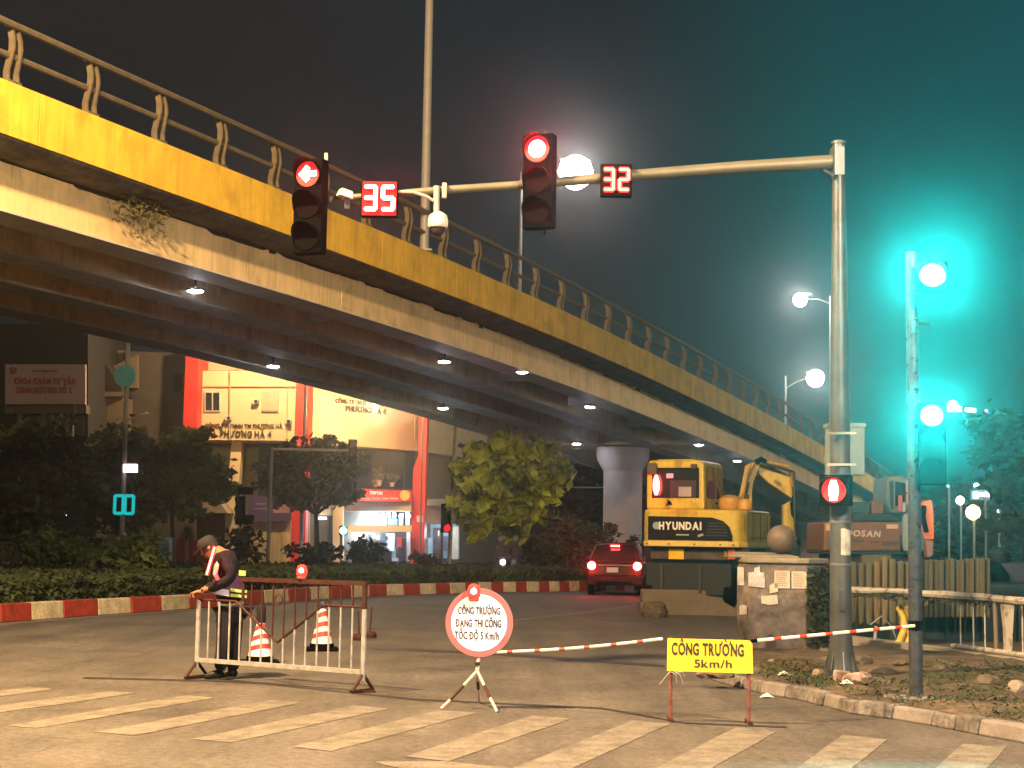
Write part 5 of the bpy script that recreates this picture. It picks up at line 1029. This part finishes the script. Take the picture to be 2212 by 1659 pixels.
tube = glow('tube_light', (.85, .9, 1), 9); RW('tube_light', 676, 1117, 705, 1122, 94.3, .12, tube)
# shop interior: a lit room with rails of clothes
blu = M('shop_wall_blue', (.30, .46, .70), .6, var=.15, scale=.8); RW('shop_wall', 738, 1104, 889, grd(101), 101, .2, blu)
MB().add([P(736, 1104, 95.9), P(891, 1104, 95.9), P(891, 1106, 101), P(736, 1106, 101)], [(0, 1, 2, 3)]).build('shop_ceiling', lampw, cbd)
shl = glow('shop_lamp', (.72, .88, 1), 26); shd = glow('shop_lamp_dim', (.55, .75, 1), 5)
for x in (754, 762, 771, 782, 789, 808, 822, 824, 836, 848, 862, 864, 880): RW('ceiling_lamp', x, 1110+random.uniform(-3, 3), x+6, 1117, 96.6+random.uniform(0, 1.5), .3, shl)
for (a, b, c, d, m_) in ((740, 1118, 755, 1134, (.2, .35, .6)), (757, 1117, 782, 1134, (.6, .8, .9)), (785, 1119, 811, 1134, (.12, .22, .42)), (815, 1118, 835, 1134, (.3, .4, .55)), (838, 1120, 858, 1134, (.10, .18, .40)), (862, 1116, 870, 1134, (.6, .8, .9)), (876, 1106, 884, 1134, (.7, .85, .9))):
    RW('display', a, b, c, d, 97.6+random.uniform(0, 1), .5, M('display_%d' % a, m_, .6, var=.15, emit=m_, es=.5))
cols = [(.05, .10, .10), (.10, .16, .18), (.25, .42, .70), (.12, .30, .62), (.02, .02, .04), (.45, .50, .58), (.42, .05, .04), (.03, .03, .05), (.5, .6, .7), (.08, .14, .16), (.30, .34, .42)]
for k, (a, b, c, d) in enumerate(((742, 1150, 768, 1214), (765, 1156, 790, 1200), (790, 1150, 812, 1180), (800, 1162, 820, 1180), (820, 1166, 834, 1200), (834, 1152, 852, 1190), (857, 1160, 868, 1182), (855, 1155, 876, 1205), (878, 1150, 886, 1212), (768, 1190, 792, 1214), (846, 1185, 860, 1212))):
    RW('clothes_rack', a, b, c, d, 98.2+.25*(k % 4)-(1.5 if k in (6, 7) else 0), .5, M('rack_%d' % k, cols[k], .7, var=.4, scale=2, emit=cols[k], es=.25))
for (x, y) in ((795, 1155), (806, 1154), (814, 1157), (825, 1155), (833, 1158), (842, 1156)): RW('display', x, y, x+5, y+9, 97.4, .2, M('hat_dark', (.04, .06, .1), .7) if x % 2 else M('hat_white', (.8, .85, .9), .6, emit=(.6, .8, 1), es=.6))
point('shop_light', P(812, 1125, 97.4), 800, (.7, .86, 1), .8, cbd); point('shop_light', P(780, 1160, 96.8), 260, (.7, .86, 1), .5, cbd)
# narrow lit shop round the corner and its piers
RW('side_shop_wall', 922, 1132, 992, 1206, 103, .3, M('side_shop_blue', (.25, .36, .45), .6, var=.3, scale=.8, emit=(.4, .7, 1), es=.22)); RW('side_shop_door', 936, 1140, 955, 1206, 102.7, .2, M('door_brown', (.06, .035, .035), .5))
for (a, b, c, d, m_) in ((924, 1162, 934, 1196, (.25, .4, .45)), (946, 1146, 949, 1158, (.8, .7, .5)), (958, 1158, 968, 1190, (.06, .06, .10)), (972, 1142, 976, 1176, (.5, .65, .8))): RW('display', a, b, c, d, 102.5, .15, M('side_%d' % a, m_, .6, emit=m_, es=.4))
RW('facade_pier', 977, 1138, 990, 1208, 102.3, .5, M('pale_pier', (.6, .56, .46), .6)); W('side_canopy', [(922, 1096, 101), (990, 1112, 104), (990, 1134, 104), (922, 1130, 101)], .5, M('brown_canopy', (.20, .09, .04), .7))
RW('upper_band', 921, 1078, 972, 1092, 101.2, .4, creamd)
point('side_light', P(955, 1150, 101.0), 120, (.7, .85, 1), .3, cbd)
# balcony clutter, each a thing
for i, (px, py, r, c_, lb) in enumerate(((817, 1050, .45, (.12, .11, .05), 'leafy pot plant on the ledge above the red shop sign'), (847, 1051, .3, (.12, .1, .08), 'small pale plant on the ledge near the red fin'), (814-3, 1052, .2, (.2, .16, .1), 'round pale pot on the ledge left of the leafy plant'))):
    b = P(px, py, 94.4); t = thing('pot_plant', lb, 'plant', b, 0, 'pot plants above the shop sign'); MB().lathe(b, [(r*.35, 0), (r*.5, r*.8)], 12).build('pot', M('terracotta_pale', (.45, .32, .2), .8), t)
    leafmesh('foliage', clump_points([(b.x, b.y, b.z+r*1.8, r)], 60), .16, M('potplant_%d' % i, c_, .8), t)
# ------------------------------------------------------------ buildings at the far left
lb_ = thing('clinic_building', 'dim building carrying a large dull signboard with red writing', 'building', (P(95, 1200, 84).x, 84, 0)); dimw = M('dim_plaster', (.10, .08, .06), .9, var=.3, scale=.8); dimd = M('dim_dark', (.02, .018, .018), .8)
def LB(name, x0, y0, x1, y1, Y, th, mat, par=lb_): return MB().rect(x0, y0, x1, y1, Y, th).build(name, mat, par)
LB('wall', -120, 700, 190, 1210, 84, 8, dimd); brd = LB('signboard', 11, 787, 184, 873, 82.6, .3, M('dull_pink_board', (.30, .22, .21), .8, var=.1))
rtxt = M('dull_red_print', (.22, .03, .03), .7); text('KHOA KHÁM TƯ VẤN', P(30, 829, 82.5), P(163, 830, 82.5), 12/F*83, rtxt, brd, bold=.05, ext=.04); text('DINH DƯỠNG SỐ 2', P(36, 848, 82.5), P(155, 849, 82.5), 12/F*83, rtxt, brd, bold=.05, ext=.04)
for (a, b) in ((70, 84), (88, 104), (107, 122)): LB('small_print', a, 800, b, 803, 82.5, .05, rtxt, brd)
MB().lathe(P(28, 800, 82.5), [(.2, 0), (.2, .05)], 16, 'Y').build('emblem', M('dull_emblem', (.15, .07, .12), .7), brd)
LB('balcony_band', 10, 874, 186, 893, 83.4, .8, dimw)
for x in (37, 88, 145): LB('pier', x, 893, x+12, 950, 83.5, .7, dimw)
for (a, b) in ((53, 84), (102, 142), (160, 180)): LB('window', a, 899, b, 945, 83.8, .3, glz)
for x in (30, 95, 160): LB('sign_strut', x, 873, x+1.5, 893, 82.7, .2, dark)
nb = thing('narrow_house', 'brown gabled house between the signboard building and the red fin', 'house', (P(290, 1200, 88).x, 88, 0)); brw = M('brown_plaster', (.16, .115, .07), .9, var=.25, scale=.7)
W('wall', [(185, 850, 88), (268, 857, 88), (268, 1210, 88), (185, 1210, 88)], 6, brw, nb); W('roof', [(184, 780, 87.6), (228, 786, 87.6), (262, 838, 87.6), (265, 852, 87.6), (184, 846, 87.6)], 6, M('dark_roof', (.03, .02, .015), .9), nb); RW('cornice', 184, 846, 268, 856, 87.4, .5, brw, nb)
W('wall', [(270, 758, 90), (400, 764, 90), (400, 1210, 90), (270, 1210, 90)], 6, M('dark_plaster', (.075, .06, .045), .9, var=.25, scale=.7), nb); W('parapet', [(200, 757, 90.5), (269, 757, 90.5), (269, 790, 90.5), (200, 790, 90.5)], 3, brw, nb)
W('gable', [(245, 790, 89.5), (297, 766, 89.5), (297, 838, 89.5), (270, 838, 89.5)], .4, brw, nb)
for (a, b, c, d) in ((375, 808, 393, 846), (276, 905, 286, 920), (300, 1030, 318, 1060)): RW('window', a, b, c, d, 89.8, .3, dimd, nb)
RW('pier', 186, 856, 203, 910, 87.6, .5, M('light_pier', (.30, .22, .13), .9), nb)
dk = thing('dark_block', 'dark unlit building behind the leafy tree and the bridge column', 'building', (P(1230, 1200, 110).x, 112, 0)); RW('wall', 1062, 905, 1390, 1240, 118, 8, dimd, dk)
for k in range(6): W('window', [(1170+k*12, 962+k, 117.6), (1179+k*12, 963+k, 117.6), (1179+k*12, 985+k, 117.6), (1170+k*12, 984+k, 117.6)], .3, glow('amber_window', (1, .55, .15), .9), dk)
# ------------------------------------------------------------ hedge on the median and round bushes
hedm = M('hedge_leaf', (.017, .027, .009), .8, var=.5, scale=1.2, c2=(.036, .054, .017)); pts = []
xs_ = np.linspace(-560, 1330, 200); base_ = [kerb(x)+inward(x)*.55 for x in xs_]; nrm = [inward(x) for x in xs_]
seg = np.array([0]+[(base_[i+1]-base_[i]).length for i in range(len(base_)-1)]).cumsum()
def hpos(u, v):
    x = np.interp(u, seg, xs_); i = int(np.clip(np.searchsorted(seg, u), 1, len(seg)-1)); f_ = (u-seg[i-1])/max(1e-6, seg[i]-seg[i-1]); b = base_[i-1].lerp(base_[i], f_); n = nrm[i]; return b+n*v
HM = MB(); nu, nvv = 90, 8; vs = []
for i in range(nu+1):
    for j in range(nvv+1):
        p = hpos(seg[-1]*i/nu, 11.5*j/nvv); z = .62+.05*mnoise.noise(p*.6); vs.append((p.x, p.y, z if 0 < j < nvv else z-.04))
for i in range(nu+1): p = hpos(seg[-1]*i/nu, .02); vs.append((p.x, p.y, .26))
q = nvv+1; fs = [(i*q+j, i*q+j+1, (i+1)*q+j+1, (i+1)*q+j) for i in range(nu) for j in range(nvv)]; o0 = (nu+1)*q; fs += [(o0+i, i*q, (i+1)*q, o0+i+1) for i in range(nu)]
hedge = thing('hedge', 'long low clipped hedge filling the median behind the painted kerb', 'hedge', (P(600, 1250, 40).x, 40, .27)); HM.add(vs, fs).build('core', M('hedge_core', (.012, .018, .006), .9), hedge)
for _ in range(34000):
    u = seg[-1]*RNG.random()**.9; 
    if RNG.random() < .38: p = hpos(u, RNG.uniform(-.07, .05)); p.z = RNG.uniform(.28, .66)
    else: p = hpos(u, 11.3*RNG.random()**1.5); p.z = .64+.05*mnoise.noise(p*.6)+RNG.normal()*.03
    pts.append(tuple(p))
hl = leafmesh('foliage', np.array(pts), .075, hedm, hedge); hl['kind'] = 'stuff'
def bush(px, pyb, Y, rx, h, label, mat, n=1500, s=.09, grp='bushes standing in the median hedge'):
    b = P(px, pyb, Y); b.z = .5; t = thing('bush', label, 'bush', b, 0, grp); cl = [(b.x+RNG.normal()*rx*.42, b.y+RNG.normal()*rx*.4, b.z+h*RNG.uniform(.2, .75), h*RNG.uniform(.22, .36)) for _ in range(14)]
    MB().tube([b, b+Vector((.05, 0, h*.4))], [.04, .02], 6).build('stem', dark, t); leafmesh('foliage', clump_points(cl, n), s, mat, t); return t
bm1 = M('bush_leaf', (.035, .055, .014), .8, var=.5, scale=2, c2=(.08, .12, .03)); bm2 = M('bush_leaf_dark', (.02, .028, .012), .8, var=.5, scale=2); bm3 = M('bush_leaf_brown', (.06, .045, .02), .8, var=.5, scale=2)
bush(115, 1240, 44, 1.3, 1.35, 'rounded bush at the far left of the median hedge', bm1, 2200); bush(300, 1240, 44, 1.1, 1.2, 'rounded bush left of the guard', bm1, 2000); bush(512, 1228, 52, .5, 1.5, 'narrow upright bush just right of the guard', bm2, 900)
bush(690, 1225, 56, .9, 1.1, 'dark bush below the slim tree trunk', bm2, 1300); bush(795, 1222, 58, .8, 1.3, 'dark round bush in front of the shop entrance', bm2, 1300); bush(920, 1222, 60, .5, .6, 'small brown shrub below the right red fin', bm3, 500)
bush(1225, 1238, 62, 1.6, 2.3, 'big brownish bush left of the bridge column', bm3, 3600, .12); bush(1170, 1236, 64, .9, 1.2, 'low dark bush in front of the leafy tree', bm2, 1400)
# ------------------------------------------------------------ trees
bark = M('bark', (.05, .038, .028), .9, var=.4, scale=3, bump=.5)
def tree(px, pyb, Y, trunk, clumps, label, mat, n, s, forks=None, tr=.14, grp='street trees beyond the median', droop=0):
    b = P(px, pyb, Y); b.z = 0; t = thing('tree', label, 'tree', b, 0, grp); top = P(trunk[0], trunk[1], Y)
    MB().tube([b, b.lerp(top, .5)+Vector((.06, 0, 0)), top], [tr, tr*.75, tr*.55], 10).build('trunk', bark, t, smooth=True)
    cl = [(P(x, y, Y).x, Y+dy, P(x, y, Y).z, r) for x, y, r, dy in clumps]
    lm = MB()
    for c in (forks or cl[::2]):
        c = Vector(c[:3]); mid = top.lerp(c, .5)+Vector((RNG.normal()*.15, 0, -.1)); lm.tube([top, mid, c], [tr*.5, tr*.28, tr*.08], 6)
    lm.build('limb', bark, t, smooth=True)
    leafmesh('crown', clump_points(cl, n), s, mat, t, droop=droop); return t
def auto(x0, y0, x1, y1, k, r, Y): return [(RNG.uniform(x0, x1), RNG.uniform(y0, y1), r*RNG.uniform(.6, 1.3), RNG.normal()*1.2) for _ in range(k)]
dkl = M('dark_leaf', (.055, .062, .026), .85, var=.5, scale=.8); mdl = M('mid_leaf', (.06, .085, .02), .8, var=.5, scale=.8, c2=(.10, .13, .03)); brl = M('lamplit_leaf', (.08, .13, .015), .6, var=.5, scale=.7, c2=(.46, .44, .035), thresh=(.40, .58))  # sodium highlights of the bright tree put into its leaf colour
tree(60, 1225, 66, (60, 1100), auto(-60, 965, 150, 1120, 26, 1.3, 66), 'broad dark tree at the far left edge', dkl, 9000, .17, tr=.22)
tree(190, 1225, 70, (195, 1100), auto(120, 975, 290, 1110, 22, 1.2, 70), 'dark tree crossed by the tall grey pole', dkl, 7500, .17, tr=.2)
tree(370, 1222, 72, (372, 1110), [(320, 1000, 1.2, 0), (360, 985, 1.3, .5), (400, 975, 1.3, -.3), (430, 1000, 1.2, 0), (455, 1030, 1.1, .2), (470, 1055, .8, 0), (380, 1030, 1.4, .5), (330, 1050, 1.3, -.5), (420, 1065, 1.1, 0), (300, 1030, 1.1, 0), (345, 1080, 1.0, 0), (400, 1095, .7, 0)], 'rounded green tree overlapping the left red fin foot', mdl, 8000, .16)
tree(681, 1224, 70, (683, 1110), [(590, 1010, .7, 0), (620, 990, .9, 0), (655, 980, 1.0, .3), (700, 985, 1.0, -.3), (740, 1000, .9, 0), (765, 1015, .55, 0), (600, 1050, .8, 0), (640, 1035, 1.0, .4), (685, 1040, 1.1, 0), (725, 1050, .9, .2), (755, 1060, .6, 0), (620, 1075, .6, 0), (665, 1075, .8, -.3), (565, 1015, .35, 0), (705, 1072, .7, 0)], 'flat topped tree with slim bent trunk in front of the building', M('khaki_leaf', (.085, .080, .028), .8, var=.5, scale=.8), 5600, .14, tr=.16)
tree(1110, 1235, 62, (1112, 1150), [(1065, 985, .75, 0), (1100, 975, .75, -.5), (1145, 980, .75, -.3), (1180, 1000, .8, 0), (1040, 1010, 1.0, .3), (1090, 1010, 1.1, -.5), (1140, 1015, 1.0, -.5), (1185, 1035, .7, 0), (1030, 1050, .9, 0), (1075, 1055, 1.1, -.4), (1120, 1060, 1.0, -.4), (1165, 1065, .7, 0), (1020, 1095, .7, 0), (1060, 1100, .9, 0), (1110, 1105, .9, 0), (1150, 1110, .6, 0), (1050, 1135, .6, 0), (1100, 1140, .6, 0)], 'large leaved tree coloured as if lit yellow green, left of the bridge column', brl, 4200, .24, tr=.16, droop=.6)
tree(1245, 1235, 78, (1245, 1150), auto(1195, 985, 1290, 1120, 12, 1.3, 78), 'dark tree between the leafy tree and the column', M('umber_leaf', (.05, .032, .012), .85, var=.5), 4500, .2)
tree(1385, 1235, 84, (1385, 1150), auto(1372, 1010, 1400, 1120, 6, 1.0, 84), 'brown lit foliage right of the bridge column', M('umber_leaf', (.05, .03, .012)), 1600, .2)
for i, (x0, y0, x1, y1, Y, lb) in enumerate(((2165, 925, 2260, 1080, 60, 'dark tree cut by the right picture edge'), (2040, 1090, 2240, 1190, 110, 'dark foliage behind the far lamp posts'))): tree((x0+x1)/2, 1215, Y, ((x0+x1)/2, y1), auto(x0, y0, x1, y1, 14, 1.3 if i == 0 else 2.0, Y), lb, dkl, 5200, .2, tr=.2, grp='trees on the far right')
# ------------------------------------------------------------ poles and signals in the middle distance
def post(px, y0, y1, Y, r, mat, par, name='pole'):
    a = P(px[1], y1, Y); a.z = .0; return MB().tube([a, P(px[0], y0, Y)], r, 8).build(name, mat, par, smooth=True)
grp_ = M('grey_pole', (.22, .20, .17), .6, var=.2)
t = thing('lamp_post', 'tall dim grey pole with a countdown and a lit box at the left', 'pole', (P(262, 1200, 66).x, 66, 0)); post((277, 262), 720, 1210, 66, .10, grp_, t); post_m = MB().tube([P(273, 909, 65.9), P(295, 900, 65.8), P(314, 894, 65.7)], .04, 6).build('lamp_arm', lampw, t); MB().box(P(311, 894, 65.7), (.3, .15, .08), ry=-.3).build('lamp_head', lampw, t)
MB().lathe(P(270, 812, 65.7), [(.46, 0), (.46, .04)], 24, 'Y').build('round_plate', M('teal_round_plate', (.05, .20, .18), .6, emit=(.1, .6, .5), es=.05), t)
MB().rect(266, 1003, 295, 1020, 65.6, .2).build('lit_box', glow('lit_box_white', (1, .82, .85), 5), t); MB().rect(268, 1000.5, 293, 1003, 65.62, .18).build('lit_box_edge', glow('lit_box_red', (1, .05, .04), 1.2), t)
dgl = MB(); digits(dgl, '00', P(268, 1090, 65.5), .34, .72, .08, .13); dgl.build('digits', glow('teal_digits', (.0, .55, .55), .9), t); MB().rect(247, 1068, 290, 1112, 65.6, .15).build('digit_box', black, t)
t = thing('signal_gantry', 'thin mast with a straight arm and one dark head above the trees', 'signal mast', (P(578, 1215, 62).x, 62, 0)); post((587, 578), 965, 1222, 62, .075, grp_, t); MB().tube([P(587, 970, 62), P(756, 973, 62)], .05, 8).build('arm', M('lit_arm', (.5, .42, .3), .5), t)
MSG = 'signal heads in the middle distance'
signal_head(P(762, 949, 61.8), R(28), ['off', 'off', 'off'], 'dark three lens head at the tip of the thin mast arm', MSG, hood=.2, sc=.85)
t = thing('signal_post', 'thick short post with dark heads left of the purple board', 'signal post', (P(530, 1215, 58).x, 58, 0)); post((532, 529), 1062, 1224, 58, .10, M('tan_pole', (.30, .24, .16), .7), t); MB().box(P(531, 1060, 57.9), (.5, .3, .25)).build('top_box', black, t)
signal_head(P(520, 1072, 57.8), R(-20), ['off', 'off', 'off'], 'dark three lens head on the left of the short post', MSG, hood=.2, sc=.95); signal_head(P(538, 1112, 57.8), R(30), ['off'], 'single dark head low on the right of the short post', MSG, hood=.2, sc=.95)
t = thing('signal_post', 'small green signal on a thin post by the shop pier', 'signal post', (P(737, 1215, 64).x, 64, 0)); post((737, 737), 1135, 1224, 64, .05, grp_, t)
signal_head(P(742, 1137, 63.8), R(5), ['fargreen'], 'small glowing green signal in front of the shop pier', MSG, hood=.12, sc=.95)
t = thing('signal_post', 'grey post with dark heads below the tall concrete pole', 'signal post', (P(955, 1215, 66).x, 66, 0)); post((956, 955), 1095, 1224, 66, .05, grp_, t); MB().rect(945, 1091, 963, 1095, 65.9, .1).build('name_plate', lampw, t)
signal_head(P(964, 1088, 65.8), R(30), ['off', 'off', 'dimred'], 'dark head with a faint red lens on the grey post', MSG, hood=.2, sc=1.1)
t = thing('utility_pole', 'tall concrete pole with a long beige box, coloured as if lit yellow', 'pole', (P(968, 1215, 68).x, 68, 0)); post((985, 969), 920, 1224, 68, .085, M('sodium_lit_pole', (.62, .50, .32), .7), t); MB().slab([(975, 1002, 67.8), (994, 1002, 67.8), (989, 1089, 67.8), (970, 1089, 67.8)], .3).build('banner_box', M('beige_box', (.42, .33, .18), .7), t)  # sodium light on the pole put into its colour
MB().slab([(976, 1006, 67.77), (980, 1010, 67.77), (979, 1050, 67.77), (975, 1060, 67.77)], .02).build('box_slot', dark, t)
# crosswise lamp near the column
t = thing('hanging_lamp', 'small unlit lamp hanging from a thin arm left of the column', 'lamp', P(1312, 1060, 70)); MB().tube([P(1190, 1053, 72), P(1312, 1053, 70)], .03, 6).build('arm', lampw, t); MB().tube([P(1314, 1046, 70), P(1314, 1066, 70)], .025, 6).build('stem', lampw, t); MB().lathe(P(1314, 1070, 70), [(.16, 0), (.14, .08), (.05, .14)], 12).build('shade', lampw, t)
# far left small lights, gate arm, blue kiosk, fence
for (px, py, wd, hh, Y, lb, s_) in ((133, 1110, 24, 7, 80, 'bright blue white lamp seen through the dark trees', 12), (107, 1110, 7, 6, 80, 'small blue white lamp left of the bright one', 6), (151, 1110, 7, 5, 80, 'tiny lamp right of the bright one', 6), (281, 1167, 14, 4, 80, 'thin white lamp beside the blue kiosk', 6), (5, 985, 7, 36, 82, 'dim blue lit strip at the left edge', .5)):
    t = thing('lamp', lb, 'lamp', P(px, py, Y), 0, 'small lamps among the far left trees'); MB().rect(px-wd/2-2, py-hh/2-2, px+wd/2+2, py-hh/2, Y-.05, .3).build('housing', dark, t); MB().lathe(P(px, py, Y-.02), [(hh/2/F*Y, -wd/2/F*Y), (hh/2/F*Y*1.2, 0), (hh/2/F*Y, wd/2/F*Y)], 12, 'X').build('bulb', glow('far_lamp_%d' % s_, (.6, .72, 1), s_), t, smooth=True)
gt = thing('gate_arm', 'slanting white boom lying behind the hedge at the left', 'gate arm', P(215, 1203, 60)); MB().tube([P(170, 1190, 60), P(254, 1212, 60)], [.05, .09], 8).build('boom', lampw, gt); MB().rect(160, 1180, 172, 1222, 60, .3).build('cabinet', M('grey_box', (.12, .11, .10), .7), gt)
kk = thing('kiosk', 'pale blue tarpaulin covered kiosk left of the guard', 'kiosk', (P(342, 1215, 66).x, 66, 0)); kbm = M('pale_blue_tarp', (.16, .24, .28), .8, var=.3, scale=2); MB().slab([(322, 1164, 66), (352, 1160, 66), (366, 1168, 66), (364, 1222, 66), (334, 1222, 66), (330, 1180, 66)], 1.5).build('cover', kbm, kk, bevel=.05); MB().rect(262, 1172, 330, 1176, 66, .3).build('counter', M('pink_rail', (.30, .18, .14), .8), kk)
rc = thing('draped_cloth', 'dark red cloth bundles hanging behind the guard', 'cloth', (P(400, 1215, 64).x, 64, 0)); 
for k in range(6): MB().slab([(372+k*9, 1168+random.uniform(-8, 6), 64+.05*k), (380+k*9, 1166+random.uniform(-8, 6), 64+.05*k), (381+k*9, 1225, 64+.05*k), (371+k*9, 1225, 64+.05*k)], .15).build('fold', M('dark_red_cloth', (.14, .02, .03), .9, var=.4) if k % 3 else M('grey_cloth', (.14, .12, .11), .9), rc, bevel=.03)
fn = thing('far_fence', 'dim railings across the back of the median at the far left', 'fence', (P(80, 1200, 62).x, 62, 0)); MB().tube([P(-60, 1172, 62), P(160, 1174, 62)], .05, 6).tube([P(-60, 1206, 62), P(160, 1208, 62)], .04, 6).build('rail', M('dim_red_rail', (.14, .09, .08), .8), fn)
for x in range(-50, 160, 9): MB().tube([P(x, 1173, 62), P(x, 1220, 62)], .03 if (x//9) % 3 else .12, 6).build('picket', M('dim_picket', (.09, .075, .065), .8), fn)
t = thing('parked_van', 'dark van parked behind the far left hedge', 'van', (P(200, 1200, 72).x, 72, 0)); MB().slab([(168, 1180, 72), (180, 1162, 72), (240, 1160, 72), (258, 1178, 72), (260, 1215, 72), (166, 1215, 72)], 1.8).build('body', M('van_grey', (.10, .09, .08), .3, .3), t, bevel=.1); MB().slab([(183, 1166, 71.97), (236, 1164, 71.97), (244, 1178, 71.97), (178, 1180, 71.97)], .03).build('window', glass, t)
for x in (185, 240): MB().lathe(P(x, 1212, 71.95), [(.28, 0), (.3, .1)], 16, 'Y').build('wheel', black, t)
# building lamps that light the facade
SB = 'sodium lamps in front of the shop building'
street_lamp((P(650, 1200, 80).x, 80, 0), 13.2, (P(590, 700, 82).x, 83.5, 13.8), 'sodium lamp behind the flyover lighting the left company panel', em=sodm, light=(9500, (1, .67, .34), .3), group=SB)
wl = P(832, 879, 91.5); street_lamp((P(906, 1200, 86).x, 86.5, 0), wl.z+.15, (wl.x, 88.0, wl.z), 'sodium lamp whose yellow glow crosses the right company lettering', em=glow('visible_sodium', (1, .62, .2), 12), light=(4600, (1, .66, .32), .25), group=SB, mat=grp_, r0=.05, r1=.03)
street_lamp((P(1290, 1200, 100).x, 100, 0), 9, (P(1240, 1000, 92).x, 90, 9.4), 'sodium lamp hidden behind the bridge column', em=sodm, light=(2600, (1, .66, .25), .3), group=SB)
street_lamp((P(1060, 1200, 60).x-1.5, 54, 0) if False else (-1.6, 53.5, .27), 5.6, (P(1120, 1000, 54).x, 55.5, 5.8) if False else (-.9, 54.4, 5.7), 'x', light=(10, SOD, .2)) if False else None
# ------------------------------------------------------------ lights far away on the right
fb = thing('far_tower', 'dark far tower block with a lit rooftop sign', 'building', (P(2090, 1180, 170).x, 170, 0)); MB().rect(2040, 905, 2135, 1190, 170, 10).build('block', M('far_dark', (.02, .025, .03), .8), fb)
sg_m = glow('far_sign_white', (.8, .95, 1), 6)
MB().lathe(P(2058, 878, 169), [(.01, -.2), (.55, -.15), (.6, .1), (.4, .5), (.01, .7)], 14).build('sign_letter', sg_m, fb)
for (a, b, c, d) in ((2048, 879, 2060, 889), (2062, 877, 2070, 889), (2071, 877, 2078, 889), (2086, 880, 2091, 889), (2092, 880, 2097, 890), (2098, 881, 2103, 890), (2104, 882, 2109, 891)): MB().rect(a, b, c, d, 169, .4).build('sign_letter', sg_m, fb, bevel=.12)
MB().rect(2048, 889, 2112, 905, 169.6, .3).build('sign_frame', dark, fb)
t = thing('neon_strip', 'pink vertical neon strip right of the rooftop sign', 'neon sign', P(2133, 900, 168.9)); MB().rect(2129, 884, 2133.5, 909, 168.9, .3).build('tube', glow('pink_neon', (1, .25, .5), 2.4), t); MB().rect(2133.8, 886, 2135, 905, 168.9, .3).build('tube', glow('blue_neon', (.3, .3, 1), 1.2), t); MB().rect(2129, 910, 2137, 915, 168.9, .3).build('foot_lamp', glow('white_neon', (.9, 1, 1), 3), t)
bs_ = thing('billboard', 'small bright white sign with two lamps above at the far right', 'sign', (P(2130, 1200, 100).x, 100, 0)); post((2129, 2129), 1075, 1190, 100, .08, grp_, bs_); MB().rect(2098, 1058, 2166, 1080, 100, .2).build('board', glow('cold_sign_dim', (.35, .6, .75), .35), bs_)
for (a, b, c, d) in ((2103, 1062, 2114, 1077), (2116, 1064, 2124, 1072), (2126, 1063, 2134, 1073), (2136, 1063, 2144, 1074), (2146, 1064, 2160, 1075)): MB().rect(a, b, c, d, 99.8, .15).build('sign_letter', glow('cold_sign', (.75, .92, 1), 5), bs_, bevel=.04)
for x in (2115, 2138): MB().lathe(P(x, 1049, 99.7), [(.1, -.3), (.2, 0), (.1, .3)], 10, 'X').build('sign_lamp', glow('cold_lamp', (.8, .95, 1), 12), bs_, smooth=True)
for (px, py, r, Y, c_, s_, lb, pb_) in ((2074, 1081, .28, 104, (.75, .93, 1), 10, 'far cold white lamp left of the bright sign', 1170), (2102, 1107, .42, 90, (1, .72, .25), 9, 'far warm yellow lamp below the bright sign', 1185), (2157, 1104, .10, 90, (.7, .9, 1), 2, 'far thin lamp post right of the yellow lamp', 1200), (2048, 1050, .10, 96, (.5, .9, .9), 1.5, 'far pale post seen under the green light', 1130)):
    t = thing('street_lamp', lb, 'street lamp', (P(px, py, Y).x, Y, 0), 0, 'far street lamps on the right'); post((px+2, px+1), py, pb_, Y, .07, lampw, t); MB().lathe(P(px, py, Y-.3), [(r*.2, -r), (r*.8, -r*.6), (r, 0), (r*.8, r*.6), (r*.2, r)], 14).build('globe', glow('far_globe_%d' % px, c_, s_), t, smooth=True)
# weed hanging from the flyover edge
wz = [B(4.2+RNG.normal()*.35, .35+RNG.random()*.3, -1.0-abs(RNG.normal())*.3) for _ in range(420)]; tag(leafmesh('hanging_weed', np.array(wz), .05, M('dry_vine', (.10, .09, .04), .9, var=.4), asp=.3, droop=.5), 'dry weed hanging from the joint under the flyover edge', 'plant', kind='stuff')
# ------------------------------------------------------------ haze put in so the bright lamps get halos
hz = MB().box((0, 95, 9.9), (346, 338, 22)).build('added_haze', bpy.data.materials.new('added_haze')); hz['kind'] = 'stuff'; hz.display_type = 'WIRE'
hm = hz.data.materials[0]; hm.use_nodes = True; ht = hm.node_tree; ht.nodes.clear()
ho = ht.nodes.new('ShaderNodeOutputMaterial'); pv = ht.nodes.new('ShaderNodeVolumePrincipled'); pv.inputs['Color'].default_value = (.9, .92, .95, 1)
pv.inputs['Density'].default_value = .0012; pv.inputs['Anisotropy'].default_value = .95; ht.links.new(pv.outputs[0], ho.inputs['Volume'])
